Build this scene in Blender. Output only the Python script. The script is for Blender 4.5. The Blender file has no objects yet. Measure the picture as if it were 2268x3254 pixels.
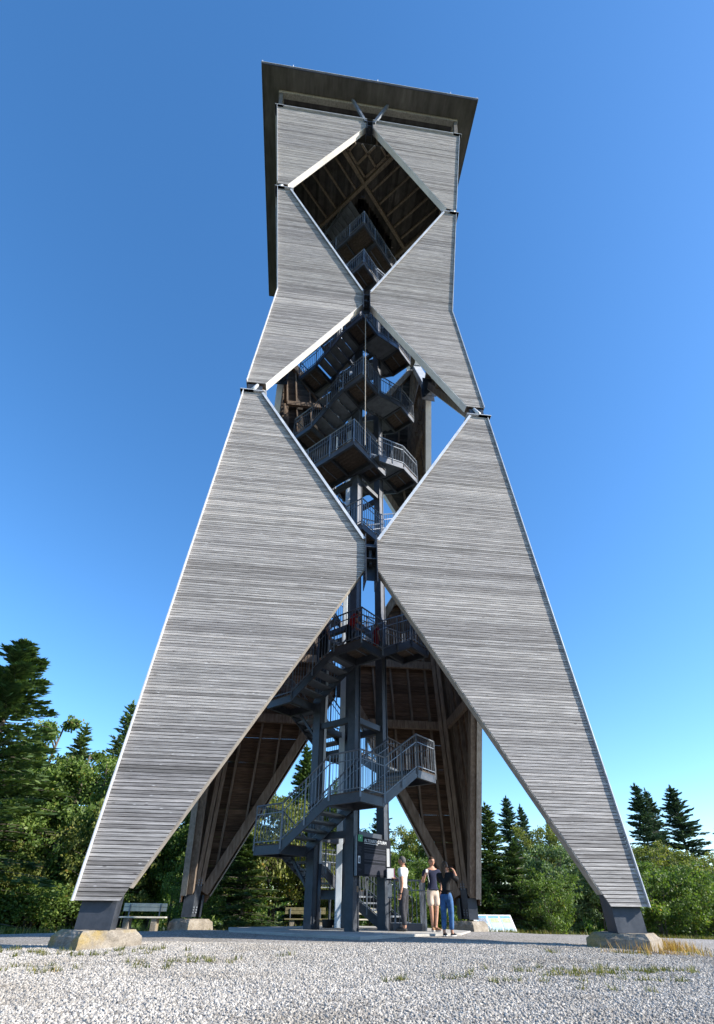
import bpy, bmesh, math, random
import numpy as np
from mathutils import Vector, Matrix, noise as mnoise
random.seed(7); rng = np.random.default_rng(7)
scene = bpy.context.scene
COL = scene.collection
R = math.radians

# ------------------------------------------------------------------ camera
F_PX, CYP, YAW, PITCH, ROLL = 1625.2905, 2016.0, 0.1125, 0.4868, 0.0112
CAM = Vector((-1.634, -16.014, -0.023))
cy, sy, cp, sp, cr, sr = math.cos(YAW), math.sin(YAW), math.cos(PITCH), math.sin(PITCH), math.cos(ROLL), math.sin(ROLL)
Fv = Vector((cp*sy, cp*cy, sp)); X0 = Vector((cy, -sy, 0)); U0 = Vector((-sp*sy, -sp*cy, cp))
Rv = cr*X0 + sr*U0; Uv = -sr*X0 + cr*U0
cd = bpy.data.cameras.new('camera'); cam = bpy.data.objects.new('camera', cd); COL.objects.link(cam)
M = Matrix((( Rv.x, Uv.x, -Fv.x, CAM.x), (Rv.y, Uv.y, -Fv.y, CAM.y), (Rv.z, Uv.z, -Fv.z, CAM.z), (0, 0, 0, 1)))
cam.matrix_world = M
cd.sensor_fit = 'HORIZONTAL'; cd.sensor_width = 36; cd.lens = F_PX/2268*36
cd.shift_y = (CYP-1627)/2268; cd.clip_start = .05; cd.clip_end = 3000
scene.camera = cam

# ------------------------------------------------------------------ sky, sun, exposure
SUN_EL, SUN_AZ = R(29.5), Vector((.937, -.350))          # horizontal direction towards the sun
w = bpy.data.worlds.new('World'); scene.world = w; w.use_nodes = True
nt = w.node_tree; nt.nodes.clear()
sky = nt.nodes.new('ShaderNodeTexSky'); sky.sky_type = 'NISHITA'; sky.sun_disc = False
sky.sun_elevation = SUN_EL; sky.sun_rotation = math.atan2(SUN_AZ.x, SUN_AZ.y)
sky.altitude = 600; sky.air_density = 1.0; sky.dust_density = .55; sky.ozone_density = 3.0
bg = nt.nodes.new('ShaderNodeBackground'); bg.inputs[1].default_value = .15
out = nt.nodes.new('ShaderNodeOutputWorld')
hs = nt.nodes.new('ShaderNodeHueSaturation'); hs.inputs['Saturation'].default_value = 1.22; hs.inputs['Value'].default_value = 1.12
nt.links.new(sky.outputs[0], hs.inputs['Color']); nt.links.new(hs.outputs[0], bg.inputs[0]); nt.links.new(bg.outputs[0], out.inputs[0])
sd = bpy.data.lights.new('sun', 'SUN'); sd.energy = 4.7; sd.angle = R(.53); sd.color = (1, .935, .84)
so = bpy.data.objects.new('sun', sd); COL.objects.link(so)
sdir = Vector((SUN_AZ.x*math.cos(SUN_EL), SUN_AZ.y*math.cos(SUN_EL), math.sin(SUN_EL))).normalized()
so.rotation_euler = sdir.to_track_quat('Z', 'Y').to_euler(); so.location = (20, -15, 40)
vs = scene.view_settings; vs.view_transform = 'Standard'; vs.look = 'None'; vs.gamma = 1; vs.use_curve_mapping = False
vs.exposure = 0.97

# ------------------------------------------------------------------ materials
def mat(name, base, rough=.8, metallic=0, spec=.3, build=None):
    m = bpy.data.materials.new(name); m.use_nodes = True
    b = m.node_tree.nodes['Principled BSDF']
    b.inputs['Base Color'].default_value = (*base, 1); b.inputs['Roughness'].default_value = rough
    b.inputs['Metallic'].default_value = metallic; b.inputs['Specular IOR Level'].default_value = spec
    if build: build(m.node_tree, b)
    return m
def N(t, typ, **kw):
    n = t.nodes.new(typ)
    for k, v in kw.items():
        if k.startswith('i_'): n.inputs[int(k[2:])].default_value = v
        else: setattr(n, k, v)
    return n
def coords(t, scale, kind='Position'):
    if kind == 'Position': s = N(t, 'ShaderNodeNewGeometry').outputs['Position']
    else: s = N(t, 'ShaderNodeTexCoord').outputs[kind]
    mp = N(t, 'ShaderNodeMapping'); mp.inputs['Scale'].default_value = scale
    t.links.new(s, mp.inputs[0]); return mp.outputs[0]
def noise(t, vec, scale, detail=4, rough=.6):
    n = N(t, 'ShaderNodeTexNoise'); n.inputs['Scale'].default_value = scale
    n.inputs['Detail'].default_value = detail; n.inputs['Roughness'].default_value = rough
    t.links.new(vec, n.inputs['Vector']); return n.outputs['Fac']
def ramp(t, fac, stops):
    r = N(t, 'ShaderNodeValToRGB'); el = r.color_ramp.elements
    while len(el) < len(stops): el.new(.5)
    for e, (p, c) in zip(el, stops): e.position = p; e.color = (*c, 1)
    t.links.new(fac, r.inputs[0]); return r.outputs[0]
def mixc(t, fac, a, b, mode='MIX'):
    m = N(t, 'ShaderNodeMix', data_type='RGBA', blend_type=mode)
    for s, v in ((m.inputs[0], fac), (m.inputs[6], a), (m.inputs[7], b)):
        if hasattr(v, 'is_linked'): t.links.new(v, s)
        else: s.default_value = v if isinstance(v, float) else (*v, 1)
    return m.outputs[2]
def math_(t, op, a, b=0.0):
    m = N(t, 'ShaderNodeMath', operation=op)
    for s, v in ((m.inputs[0], a), (m.inputs[1], b)):
        if hasattr(v, 'is_linked'): t.links.new(v, s)
        else: s.default_value = v
    return m.outputs[0]
def tone(t): return N(t, 'ShaderNodeAttribute', attribute_name='tone').outputs['Fac']
def bump(t, b, h, strength, dist=.01):
    bp = N(t, 'ShaderNodeBump'); bp.inputs['Strength'].default_value = strength; bp.inputs['Distance'].default_value = dist
    t.links.new(h, bp.inputs['Height']); t.links.new(bp.outputs[0], b.inputs['Normal'])

def wood_grey(t, b):
    g = noise(t, coords(t, (1.1, 1.1, 34)), 1.6, 6, .7)
    big = noise(t, coords(t, (.12, .12, .5)), 1.0, 3)
    fine = noise(t, coords(t, (5, 5, 130)), 1.0, 3, .7)
    c = ramp(t, g, [(.26, (.11, .102, .097)), (.47, (.325, .307, .292)), (.70, (.60, .573, .547))])
    tn = ramp(t, tone(t), [(0, (.45, .445, .44)), (.15, (.68, .67, .67)), (.5, (.88, .88, .88)), (1, (1.16, 1.14, 1.12))])
    c = mixc(t, 1.0, c, tn, 'MULTIPLY')
    c = mixc(t, 1.0, c, ramp(t, big, [(.3, (.80, .80, .82)), (.65, (1.05, 1.04, 1.02))]), 'MULTIPLY')
    c = mixc(t, 1.0, c, ramp(t, fine, [(.3, (.78, .78, .78)), (.6, (1.05, 1.05, 1.05))]), 'MULTIPLY')
    # knots
    v = N(t, 'ShaderNodeTexVoronoi'); v.inputs['Scale'].default_value = 1; t.links.new(coords(t, (1.7, 1.7, 5.0)), v.inputs['Vector'])
    k = ramp(t, v.outputs['Distance'], [(.035, (0, 0, 0)), (.09, (1, 1, 1))])
    c = mixc(t, k, mixc(t, .7, c, (.08, .07, .065)), c)
    v2 = N(t, 'ShaderNodeTexVoronoi'); v2.inputs['Scale'].default_value = 1; t.links.new(coords(t, (2.6, 2.6, 9.0)), v2.inputs['Vector'])
    c = mixc(t, ramp(t, v2.outputs['Distance'], [(.03, (.6, .6, .6)), (.11, (0, 0, 0))]), c, (.62, .61, .60))
    t.links.new(c, b.inputs['Base Color']); bump(t, b, g, .35, .006)
M_WOOD = mat('weathered_wood', (.4, .39, .38), .85, build=wood_grey)
def wood_brown(t, b):
    g = noise(t, coords(t, (1.0, 1.0, 14)), 2.0, 5, .65)
    c = ramp(t, g, [(.3, (.06, .034, .02)), (.55, (.145, .086, .054)), (.8, (.27, .175, .115))])
    tn = ramp(t, tone(t), [(0, (.55, .55, .55)), (1, (1.2, 1.2, 1.2))])
    t.links.new(mixc(t, 1.0, c, tn, 'MULTIPLY'), b.inputs['Base Color']); bump(t, b, g, .3, .004)
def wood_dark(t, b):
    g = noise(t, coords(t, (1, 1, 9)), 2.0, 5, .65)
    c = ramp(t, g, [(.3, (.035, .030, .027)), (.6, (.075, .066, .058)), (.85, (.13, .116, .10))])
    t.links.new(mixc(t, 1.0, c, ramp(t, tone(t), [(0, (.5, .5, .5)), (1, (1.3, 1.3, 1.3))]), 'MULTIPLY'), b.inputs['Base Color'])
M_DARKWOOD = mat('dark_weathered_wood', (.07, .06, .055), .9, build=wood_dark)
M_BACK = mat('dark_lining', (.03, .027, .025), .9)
M_BROWN = mat('inner_board_wood', (.2, .13, .08), .85, build=wood_brown)
def glulam(c1, c2, c3):
    def f(t, b):
        g = noise(t, coords(t, (6, 6, .8)), 2.2, 5, .65); h = noise(t, coords(t, (.5, .5, .5)), 1, 3)
        c = ramp(t, g, [(.25, c1), (.5, c2), (.8, c3)])
        c = mixc(t, 1.0, c, ramp(t, h, [(.3, (.75, .75, .78)), (.7, (1.1, 1.08, 1.05))]), 'MULTIPLY')
        t.links.new(c, b.inputs['Base Color']); bump(t, b, g, .3, .005)
    return f
M_DECKW = mat('deck_board_wood', (.1, .08, .065), .9, build=glulam((.045, .034, .026), (.09, .068, .052), (.15, .118, .09)))
M_BEAM = mat('glulam_wood', (.3, .22, .16), .8, build=glulam((.09, .066, .048), (.19, .145, .11), (.31, .25, .20)))
M_SOFFIT_EDGE = mat('beam_edge_wood', (.5, .45, .4), .8, build=glulam((.20, .175, .145), (.31, .28, .24), (.42, .385, .34)))
def steel(c1, c2):
    def f(t, b):
        g = noise(t, coords(t, (1, 1, 1)), 3.5, 5, .65)
        t.links.new(ramp(t, g, [(.3, c1), (.7, c2)]), b.inputs['Base Color'])
        t.links.new(ramp(t, g, [(.3, (.35,)*3), (.7, (.6,)*3)]), b.inputs['Roughness'])
    return f
M_STEEL = mat('galvanised_steel', (.2, .22, .25), .5, .35, .5, build=steel((.032, .037, .047), (.072, .08, .097)))
M_TREAD = mat('grating_tread', (.4, .42, .45), .6, .2, .4, build=steel((.10, .11, .125), (.19, .205, .225)))
M_STEELD = mat('dark_steel', (.07, .08, .1), .5, .3, .5, build=steel((.03, .036, .047), (.06, .07, .088)))
M_RAIL = mat('railing_steel', (.3, .33, .37), .4, .5, .5, build=steel((.10, .115, .14), (.22, .245, .28)))
M_PALE = mat('pale_edge_board', (.7, .68, .64), .8, build=glulam((.60, .58, .54), (.70, .68, .64), (.78, .76, .72)))
M_ZINC = mat('zinc_flashing', (.72, .75, .8), .45, .15, .5, build=steel((.42, .44, .47), (.60, .62, .65)))
M_DUCT = mat('pale_duct_metal', (.62, .68, .74), .4, .3, .5, build=steel((.52, .59, .66), (.70, .76, .82)))
def soffit(t, b):
    g = noise(t, coords(t, (1.2, .25, 1)), 2.5, 6, .65); h = noise(t, coords(t, (1, 1, 1)), .6, 3)
    c = ramp(t, g, [(.3, (.075, .070, .065)), (.6, (.135, .128, .12)), (.8, (.20, .19, .18))])
    t.links.new(mixc(t, 1.0, c, ramp(t, h, [(.3, (.7, .7, .7)), (.7, (1.1, 1.1, 1.1))]), 'MULTIPLY'), b.inputs['Base Color'])
M_SOFFIT = mat('soffit_board', (.25, .23, .21), .9, build=soffit)
M_RINGB = mat('ring_beam_timber', (.3, .28, .25), .85, build=glulam((.17, .16, .14), (.30, .28, .25), (.40, .38, .34)))
def concrete(t, b):
    g = noise(t, coords(t, (1, 1, 1)), 3.0, 8, .7); l = noise(t, coords(t, (1, 1, 1)), 1.3, 4, .6); s = noise(t, coords(t, (1, 1, 1)), 40, 3, .7)
    c = ramp(t, g, [(.25, (.10, .085, .065)), (.5, (.25, .215, .17)), (.8, (.40, .36, .30))])
    c = mixc(t, ramp(t, l, [(.56, (0, 0, 0)), (.66, (.75, .75, .75))]), c, (.30, .215, .07))
    c = mixc(t, 1.0, c, ramp(t, s, [(.3, (.7, .7, .7)), (.6, (1.1, 1.1, 1.1))]), 'MULTIPLY')
    t.links.new(c, b.inputs['Base Color']); bump(t, b, g, .8, .03)
M_CONC = mat('weathered_concrete', (.35, .33, .29), .95, build=concrete)
def slabm(t, b):
    g = noise(t, coords(t, (1, 1, 1)), 2.0, 8, .65); s = noise(t, coords(t, (1, 1, 1)), 60, 3, .7)
    c = ramp(t, g, [(.3, (.33, .31, .28)), (.7, (.50, .48, .44))])
    t.links.new(mixc(t, 1.0, c, ramp(t, s, [(.3, (.8, .8, .8)), (.6, (1.05, 1.05, 1.05))]), 'MULTIPLY'), b.inputs['Base Color'])
M_SLAB = mat('slab_concrete', (.42, .40, .36), .9, build=slabm)
def gravelm(t, b):
    P = coords(t, (1, 1, 1))
    v = N(t, 'ShaderNodeTexVoronoi'); v.inputs['Scale'].default_value = 30; t.links.new(P, v.inputs['Vector'])
    sep = N(t, 'ShaderNodeSeparateColor'); t.links.new(v.outputs['Color'], sep.inputs[0])
    c = ramp(t, sep.outputs[0], [(0, (.18, .168, .155)), (.3, (.35, .33, .305)), (1, (.56, .53, .50))])
    d = ramp(t, v.outputs['Distance'], [(.25, (1, 1, 1)), (.7, (.45, .44, .42))])
    big = noise(t, P, .35, 5, .6); big2 = noise(t, P, 1.4, 5, .65)
    c = mixc(t, 1.0, c, d, 'MULTIPLY')
    c = mixc(t, 1.0, c, ramp(t, big, [(.35, (.86, .84, .80)), (.6, (1.06, 1.05, 1.04))]), 'MULTIPLY')
    far = N(t, 'ShaderNodeAttribute', attribute_name='forest').outputs['Fac']
    soil = ramp(t, big2, [(.3, (.05, .055, .02)), (.7, (.13, .13, .06))])
    c = mixc(t, far, c, soil)
    t.links.new(c, b.inputs['Base Color'])
    bump(t, b, v.outputs['Distance'], -.9, .02)
M_GROUND = mat('gravel_ground', (.5, .48, .45), .95, build=gravelm)
def stonem(t, b):
    rnd = N(t, 'ShaderNodeObjectInfo').outputs['Random']
    g = noise(t, coords(t, (1, 1, 1)), 60, 3)
    c = ramp(t, rnd, [(0, (.17, .158, .145)), (.2, (.30, .285, .262)), (.5, (.375, .352, .322)), (1, (.55, .52, .478))])
    big = noise(t, coords(t, (1, 1.6, 1)), .55, 5, .65)
    c = mixc(t, 1.0, c, ramp(t, big, [(.32, (.80, .755, .69)), (.5, (1.0, .98, .95)), (.7, (1.14, 1.12, 1.09))]), 'MULTIPLY')
    t.links.new(mixc(t, 1.0, c, ramp(t, g, [(.3, (.8, .8, .8)), (.7, (1.08, 1.07, 1.05))]), 'MULTIPLY'), b.inputs['Base Color'])
M_STONE = mat('gravel_stone', (.5, .5, .48), .9, build=stonem)
def leafm(name, dark, mid, light, autumn=None, trans=.35):
    def f(t, b):
        tn = tone(t)
        stops = [(0, dark), (.5, mid), (.9, light)]
        if autumn: stops.append((.97, autumn))
        c = ramp(t, tn, stops)
        p = noise(t, coords(t, (1, 1, 1), 'Object'), .5, 3)
        c = mixc(t, 1.0, c, ramp(t, p, [(.3, (.75, .8, .75)), (.7, (1.2, 1.15, 1.05))]), 'MULTIPLY')
        t.links.new(c, b.inputs['Base Color'])
        tr = N(t, 'ShaderNodeBsdfTranslucent'); t.links.new(mixc(t, 1.0, c, (1.5, 1.6, .7), 'MULTIPLY'), tr.inputs[0])
        mx = N(t, 'ShaderNodeMixShader'); mx.inputs[0].default_value = trans
        o = t.nodes['Material Output']; t.links.new(b.outputs[0], mx.inputs[1]); t.links.new(tr.outputs[0], mx.inputs[2]); t.links.new(mx.outputs[0], o.inputs[0])
    return mat(name, mid, .55, 0, .35, build=f)
M_LEAF = leafm('broadleaf_foliage', (0.050, 0.091, 0.020), (0.119, 0.190, 0.040), (0.214, 0.274, 0.067), (0.292, 0.207, 0.061))
M_LEAFY = leafm('yellowing_foliage', (0.067, 0.091, 0.022), (0.174, 0.201, 0.048), (0.292, 0.292, 0.085), (0.360, 0.219, 0.061))
M_LEAFP = leafm('silvery_foliage', (0.067, 0.104, 0.054), (0.134, 0.201, 0.097), (0.224, 0.304, 0.146))
M_NEEDLE = leafm('spruce_needles', (0.041, 0.080, 0.032), (0.086, 0.145, 0.052), (0.172, 0.236, 0.079), trans=.2)
M_NEEDLEB = leafm('bluish_fir_needles', (0.034, 0.068, 0.049), (0.065, 0.117, 0.081), (0.117, 0.182, 0.124), trans=.15)
M_GRASS = leafm('grass_blades', (.06, .08, .015), (.12, .14, .03), (.22, .20, .06), (.32, .22, .09), trans=.3)
M_DRY = leafm('dry_grass_blades', (.22, .12, .03), (.38, .22, .06), (.5, .34, .12), trans=.3)
def barkm(t, b):
    g = noise(t, coords(t, (4, 4, 1)), 3, 5, .7)
    t.links.new(ramp(t, g, [(.3, (.07, .055, .042)), (.7, (.20, .17, .14))]), b.inputs['Base Color'])
M_BARK = mat('bark', (.12, .1, .08), .95, build=barkm)
def flat(name, c, rough=.7, metallic=0, var=.12, spec=.3, sc=8):
    def f(t, b):
        g = noise(t, coords(t, (1, 1, 1)), sc, 4)
        lo = tuple(max(0, x*(1-var)) for x in c); hi = tuple(min(1, x*(1+var)) for x in c)
        t.links.new(ramp(t, g, [(.3, lo), (.7, hi)]), b.inputs['Base Color'])
    return mat(name, c, rough, metallic, spec, build=f)
M_SKIN = flat('skin', (.50, .27, .18), .55, sc=12); M_WHITE = flat('white_cloth', (.72, .73, .74), .9, var=.06)
M_NAVY = flat('navy_cloth', (.018, .022, .05), .9, var=.3); M_BLACKC = flat('black_cloth', (.012, .012, .014), .85, var=.3)
M_CHAR = flat('charcoal_denim', (.045, .045, .052), .9, var=.35, sc=14); M_BEIGE = flat('beige_cloth', (.62, .50, .40), .9, var=.07)
M_JEANS = flat('blue_denim', (.055, .13, .28), .9, var=.35, sc=9); M_RED = flat('red_cloth', (.42, .02, .015), .85, var=.15)
M_HAIRG = flat('grey_hair', (.10, .10, .10), .8, var=.3, sc=40); M_HAIRB = flat('brown_hair', (.055, .03, .017), .7, var=.35, sc=40)
M_HAIRL = flat('long_brown_hair', (.09, .05, .028), .6, var=.4, sc=30); M_HAIRY = flat('blond_hair', (.38, .24, .11), .7, var=.2, sc=30)
M_SHOE = flat('tan_shoe', (.32, .19, .11), .8); M_SHOEW = flat('white_rubber', (.8, .8, .78), .7); M_SHOED = flat('dark_shoe', (.06, .055, .05), .8)
M_PAINTW = flat('white_paint', (.78, .78, .77), .5, var=.04); M_SIGN = flat('dark_sign_face', (.008, .010, .015), .75, var=.15, spec=.15)
M_SIGNL = flat('sign_text_grey', (.035, .037, .050), .7, var=.1, spec=.2); M_LETTER = flat('sign_letter_white', (.70, .72, .74), .5, var=.03)
M_GREEN = flat('green_logo', (.03, .27, .09), .5, var=.05); M_PINK = flat('magenta_print', (.55, .08, .25), .5)
M_BENCH = flat('bleached_bench_wood', (.60, .55, .43), .8, var=.18, sc=6); M_BENCHD = flat('mossy_bench_wood', (.16, .14, .07), .85, var=.3)
M_BLUE = flat('poster_blue', (.12, .32, .55), .5, var=.3); M_LBLUE = flat('poster_pale_blue', (.45, .62, .72), .5, var=.1)
M_PGREEN = flat('poster_map_green', (.45, .58, .30), .5, var=.25, sc=14); M_POST = flat('poster_photo', (.25, .28, .33), .5, var=.5, sc=22)
M_BLACK = flat('black_plastic', (.015, .015, .016), .4); M_TUB = flat('dark_tub', (.03, .03, .03), .6)

# ------------------------------------------------------------------ mesh helpers
class MB:
    def __init__(s): s.v = []; s.f = []; s.m = []; s.t = []
    def add(s, vs, fs, m=0, t=.5):
        o = len(s.v); s.v += [tuple(v) for v in vs]; s.f += [tuple(i+o for i in f) for f in fs]
        s.m += ([m]*len(fs) if isinstance(m, int) else list(m)); s.t += [t]*len(fs)
    def hexa(s, p, m=0, t=.5):      # p: 8 points, 0-3 one end (ring), 4-7 other end (ring)
        s.add(p, [(0, 3, 2, 1), (4, 5, 6, 7), (0, 1, 5, 4), (1, 2, 6, 5), (2, 3, 7, 6), (3, 0, 4, 7)], m, t)
    def box(s, x0, y0, z0, x1, y1, z1, m=0, t=.5):
        s.hexa([(x0, y0, z0), (x1, y0, z0), (x1, y1, z0), (x0, y1, z0), (x0, y0, z1), (x1, y0, z1), (x1, y1, z1), (x0, y1, z1)], m, t)
    def bar(s, a, b, w, h=None, up=(0, 0, 1), m=0, t=.5):
        a = Vector(a); b = Vector(b); h = h or w; d = (b-a).normalized(); u = Vector(up)
        if abs(d.dot(u)) > .98: u = Vector((1, 0, 0)) if abs(d.x) < .9 else Vector((0, 1, 0))
        x = d.cross(u).normalized()*w/2; y = x.cross(d).normalized()*h/2
        s.hexa([a-x-y, a+x-y, a+x+y, a-x+y, b-x-y, b+x-y, b+x+y, b-x+y], m, t)
    def tube(s, pts, r, n=6, m=0, t=.5, cap=True):
        rs = r if isinstance(r, (list, tuple)) else [r]*len(pts); pts = [Vector(p) for p in pts]; o = len(s.v); vs = []
        for i, p in enumerate(pts):
            d = (pts[min(i+1, len(pts)-1)]-pts[max(i-1, 0)]).normalized()
            u = Vector((0, 0, 1)) if abs(d.z) < .9 else Vector((1, 0, 0)); x = d.cross(u).normalized(); y = x.cross(d)
            vs += [p + (x*math.cos(2*math.pi*k/n)+y*math.sin(2*math.pi*k/n))*rs[i] for k in range(n)]
        fs = [(i*n+k, i*n+(k+1) % n, (i+1)*n+(k+1) % n, (i+1)*n+k) for i in range(len(pts)-1) for k in range(n)]
        if cap: fs += [tuple(range(n))[::-1], tuple((len(pts)-1)*n+k for k in range(n))]
        s.add(vs, fs, m, t)
    def mesh(s, name, mats, smooth=False):
        me = bpy.data.meshes.new(name); me.from_pydata(s.v, [], s.f); 
        for mm in (mats if isinstance(mats, (list, tuple)) else [mats]): me.materials.append(mm)
        me.polygons.foreach_set('material_index', s.m)
        a = me.attributes.new('tone', 'FLOAT', 'FACE'); a.data.foreach_set('value', s.t)
        if smooth: me.polygons.foreach_set('use_smooth', [True]*len(s.f))
        me.update(); return me
    def obj(s, name, mats, parent=None, smooth=False, bevel=0, **props):
        o = bpy.data.objects.new(name, s.mesh(name, mats, smooth)); COL.objects.link(o)
        if parent: o.parent = parent; o.matrix_parent_inverse = Matrix.Translation(parent_origin(parent)).inverted()
        if bevel:
            bv = o.modifiers.new('bevel', 'BEVEL'); bv.width = bevel; bv.segments = 2; bv.limit_method = 'ANGLE'
        for k, v in props.items(): o[k] = v
        return o
def parent_origin(p):
    v = Vector((0, 0, 0))
    while p is not None: v += Vector(p.location); p = p.parent
    return v
def thing(name, label, cat, loc=(0, 0, 0), group=None):
    o = bpy.data.objects.new(name, None); COL.objects.link(o); o.location = loc; o.empty_display_size = .3
    o['label'] = label; o['category'] = cat
    if group: o['group'] = group
    return o
def tag(o, label, cat, group=None):
    o['label'] = label; o['category'] = cat
    if group: o['group'] = group
    return o

# ------------------------------------------------------------------ ground
def gz(x, y):
    r = math.hypot(x, y)
    z = -.645
    if y > 0: z -= .040*y
    else:
        d = -y; z -= .012*min(d, 5.5)
        if d > 5.5: z -= .036*min(d-5.5, 5) 
        if d > 10.5: z -= .085*(d-10.5)
    z -= .024*max(0, abs(x)-4)
    return max(z, -6-.002*r)
gx = sorted(set([round(v, 3) for v in list(np.arange(-14, 14.01, .2)) + list(np.arange(-60, 60.1, 3)) + [-900, -400, -200, -110, 110, 200, 400, 900]]))
gy = sorted(set([round(v, 3) for v in list(np.arange(-15, 12.01, .2)) + list(np.arange(-60, 60.1, 3)) + [-900, -400, -200, -110, 110, 200, 400, 900]]))
g = MB(); nx = len(gx); vv = []
for yy in gy:
    for xx in gx:
        dz = (mnoise.noise(Vector((xx*.8, yy*.8, 0)))*.018 + mnoise.noise(Vector((xx*.25, yy*.25, 3)))*.03) if abs(xx) < 60 and abs(yy) < 60 else 0
        if math.hypot(xx, yy) < 4: dz *= .3
        vv.append((xx, yy, gz(xx, yy)+dz))
g.add(vv, [(j*nx+i, j*nx+i+1, (j+1)*nx+i+1, (j+1)*nx+i) for j in range(len(gy)-1) for i in range(nx-1)])
ground = g.obj('ground', M_GROUND, smooth=True, kind='structure')
def edge_back(x):                       # where the gravel ends and the undergrowth starts
    return 8.2 + .9*math.sin(x*.7) + .35*math.sin(x*2.3+1) + (0 if x > -4 else -.72*(-4-max(x, -14))) + (0 if x < 8 else .12*(x-8))
fa = ground.data.attributes.new('forest', 'FLOAT', 'POINT')
fa.data.foreach_set('value', [1.0 if (v[1] > edge_back(v[0]) or abs(v[0]) > 30 or v[1] < -30) else 0.0 for v in vv])

# slab under the stairs
s = MB(); zt = -.615
pts = [(-3.1, -.75), (-.05, -3.3), (1.05, -2.35), (2.7, -1.6), (3.4, -.2), (2.4, 2.2), (0, 3.3), (-3.3, 1.2)]
s.add([(x, y, -1.0) for x, y in pts]+[(x, y, zt) for x, y in pts], [tuple(range(8, 16))]+[(i, (i+1) % 8, 8+(i+1) % 8, 8+i) for i in range(8)])
s.obj('pavement', M_SLAB, kind='structure', bevel=.015)

# ------------------------------------------------------------------ the tower
ZW, ZT = 22.4, 36.66
def a_(z): return 5.4+(3.705-5.4)*z/ZW if z < ZW else 3.705+(4.883-3.705)*(z-ZW)/(ZT-ZW)
def FP(k, u, z, n=0.0):                # point on face k (0 front, 1 right, 2 back, 3 left), n metres outward
    x, y = u, -(a_(z)+n)
    for _ in range(k): x, y = -y, x
    return Vector((x, y, z))
TOWER = thing('observation_tower', 'tall tapering timber clad lookout tower with diamond openings and steel stairs inside', 'tower', (0, 0, -.65))
def lerp(p, q, t): return p+(q-p)*t
# outlines (side +1): outer edge uses a_(z); inner edge is a polyline u(z)
LOW = [(0, 4.61), (7.97, .184), (8.94, .160), (15.2, 3.60)]
MIDP = [(15.77, 3.57), (22.14, .168), (22.86, .140), (29.45, 3.66)]
TOP = [(29.86, 3.84), (36.17, .18), (36.66, .18)]
def inner(poly, z):
    return float(np.interp(z, [p[0] for p in poly], [p[1] for p in poly]))
PITCH_B = .0717
def board(k, sgn, poly, z, h, mb, tn, joint=.0135):
    z0, z1 = z+joint/2, z+h-joint/2
    i0, i1 = inner(poly, z0), inner(poly, z1); o0, o1 = a_(z0)-.03, a_(z1)-.03
    pr = random.uniform(0, .006); th = .028
    def ring(u0, zz, u1, n): return None
    P = []
    for (zz, ii, oo) in ((z0, i0, o0), (z1, i1, o1)):
        a, b = (ii*sgn, oo*sgn)
        P.append([FP(k, a, zz, pr), FP(k, b, zz, pr), FP(k, b, zz, -th), FP(k, a, zz, -th)])
    p = P[0]+P[1]
    fs = [(0, 3, 2, 1), (4, 5, 6, 7), (0, 1, 5, 4), (1, 2, 6, 5), (2, 3, 7, 6), (3, 0, 4, 7)]
    if sgn < 0: fs = [f[::-1] for f in fs]
    mb.add(p, fs, [0, 0, 0, 0, 1, 0], tn)
rest = MB(); single = []
for k in range(4):
    for sgn in (-1, 1):
        for poly, z0, z1 in ((LOW, 0, 15.2), (MIDP, 15.77, 29.45), (TOP, 29.86, 36.66)):
            n = int(round((z1-z0)/PITCH_B)); h = (z1-z0)/n; drift = random.random()
            for i in range(n):
                drift = max(0, min(1, drift+random.uniform(-.35, .35)))
                tn = .25*drift+.75*random.random()
                if random.random() < .06: tn *= .3
                if k == 0 and poly is LOW and i < 150:
                    mb = MB(); board(k, sgn, poly, z0+i*h, h, mb, tn); single.append(mb)
                else: board(k, sgn, poly, z0+i*h, h, rest, tn)
for mb in single: mb.obj('board', [M_WOOD, M_BROWN], TOWER)
rest.obj('cladding_boards', [M_WOOD, M_DARKWOOD], TOWER, kind='stuff')

# backing boards (inside lining) where the walls are closed
for k in range(4):
    for sgn in (-1, 1):
        for poly, z0, z1 in ((LOW, 0, 15.2), (MIDP, 15.77, 29.45), (TOP, 29.86, 36.66)):
            if k == 1 and poly is not LOW: continue          # light shines between the boards here
            mb = MB(); z = z0+.02
            while z < z1-.05:
                zz = min(z+.2, z1-.02)
                i0, i1 = inner(poly, z)+.02, inner(poly, zz-.008)+.02; o0, o1 = a_(z)-.06, a_(zz)-.06
                bk = 0
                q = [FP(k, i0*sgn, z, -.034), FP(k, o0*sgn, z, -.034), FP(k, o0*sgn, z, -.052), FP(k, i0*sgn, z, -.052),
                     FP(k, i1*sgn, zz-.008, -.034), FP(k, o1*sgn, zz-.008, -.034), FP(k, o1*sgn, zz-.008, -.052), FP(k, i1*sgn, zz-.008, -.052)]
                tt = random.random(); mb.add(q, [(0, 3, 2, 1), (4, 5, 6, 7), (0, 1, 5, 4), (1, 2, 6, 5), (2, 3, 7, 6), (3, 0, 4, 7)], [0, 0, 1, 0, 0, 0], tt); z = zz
            mb.obj('lining_boards', [M_BROWN if poly is LOW else M_DARKWOOD, M_BACK], TOWER, kind='stuff')

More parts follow.
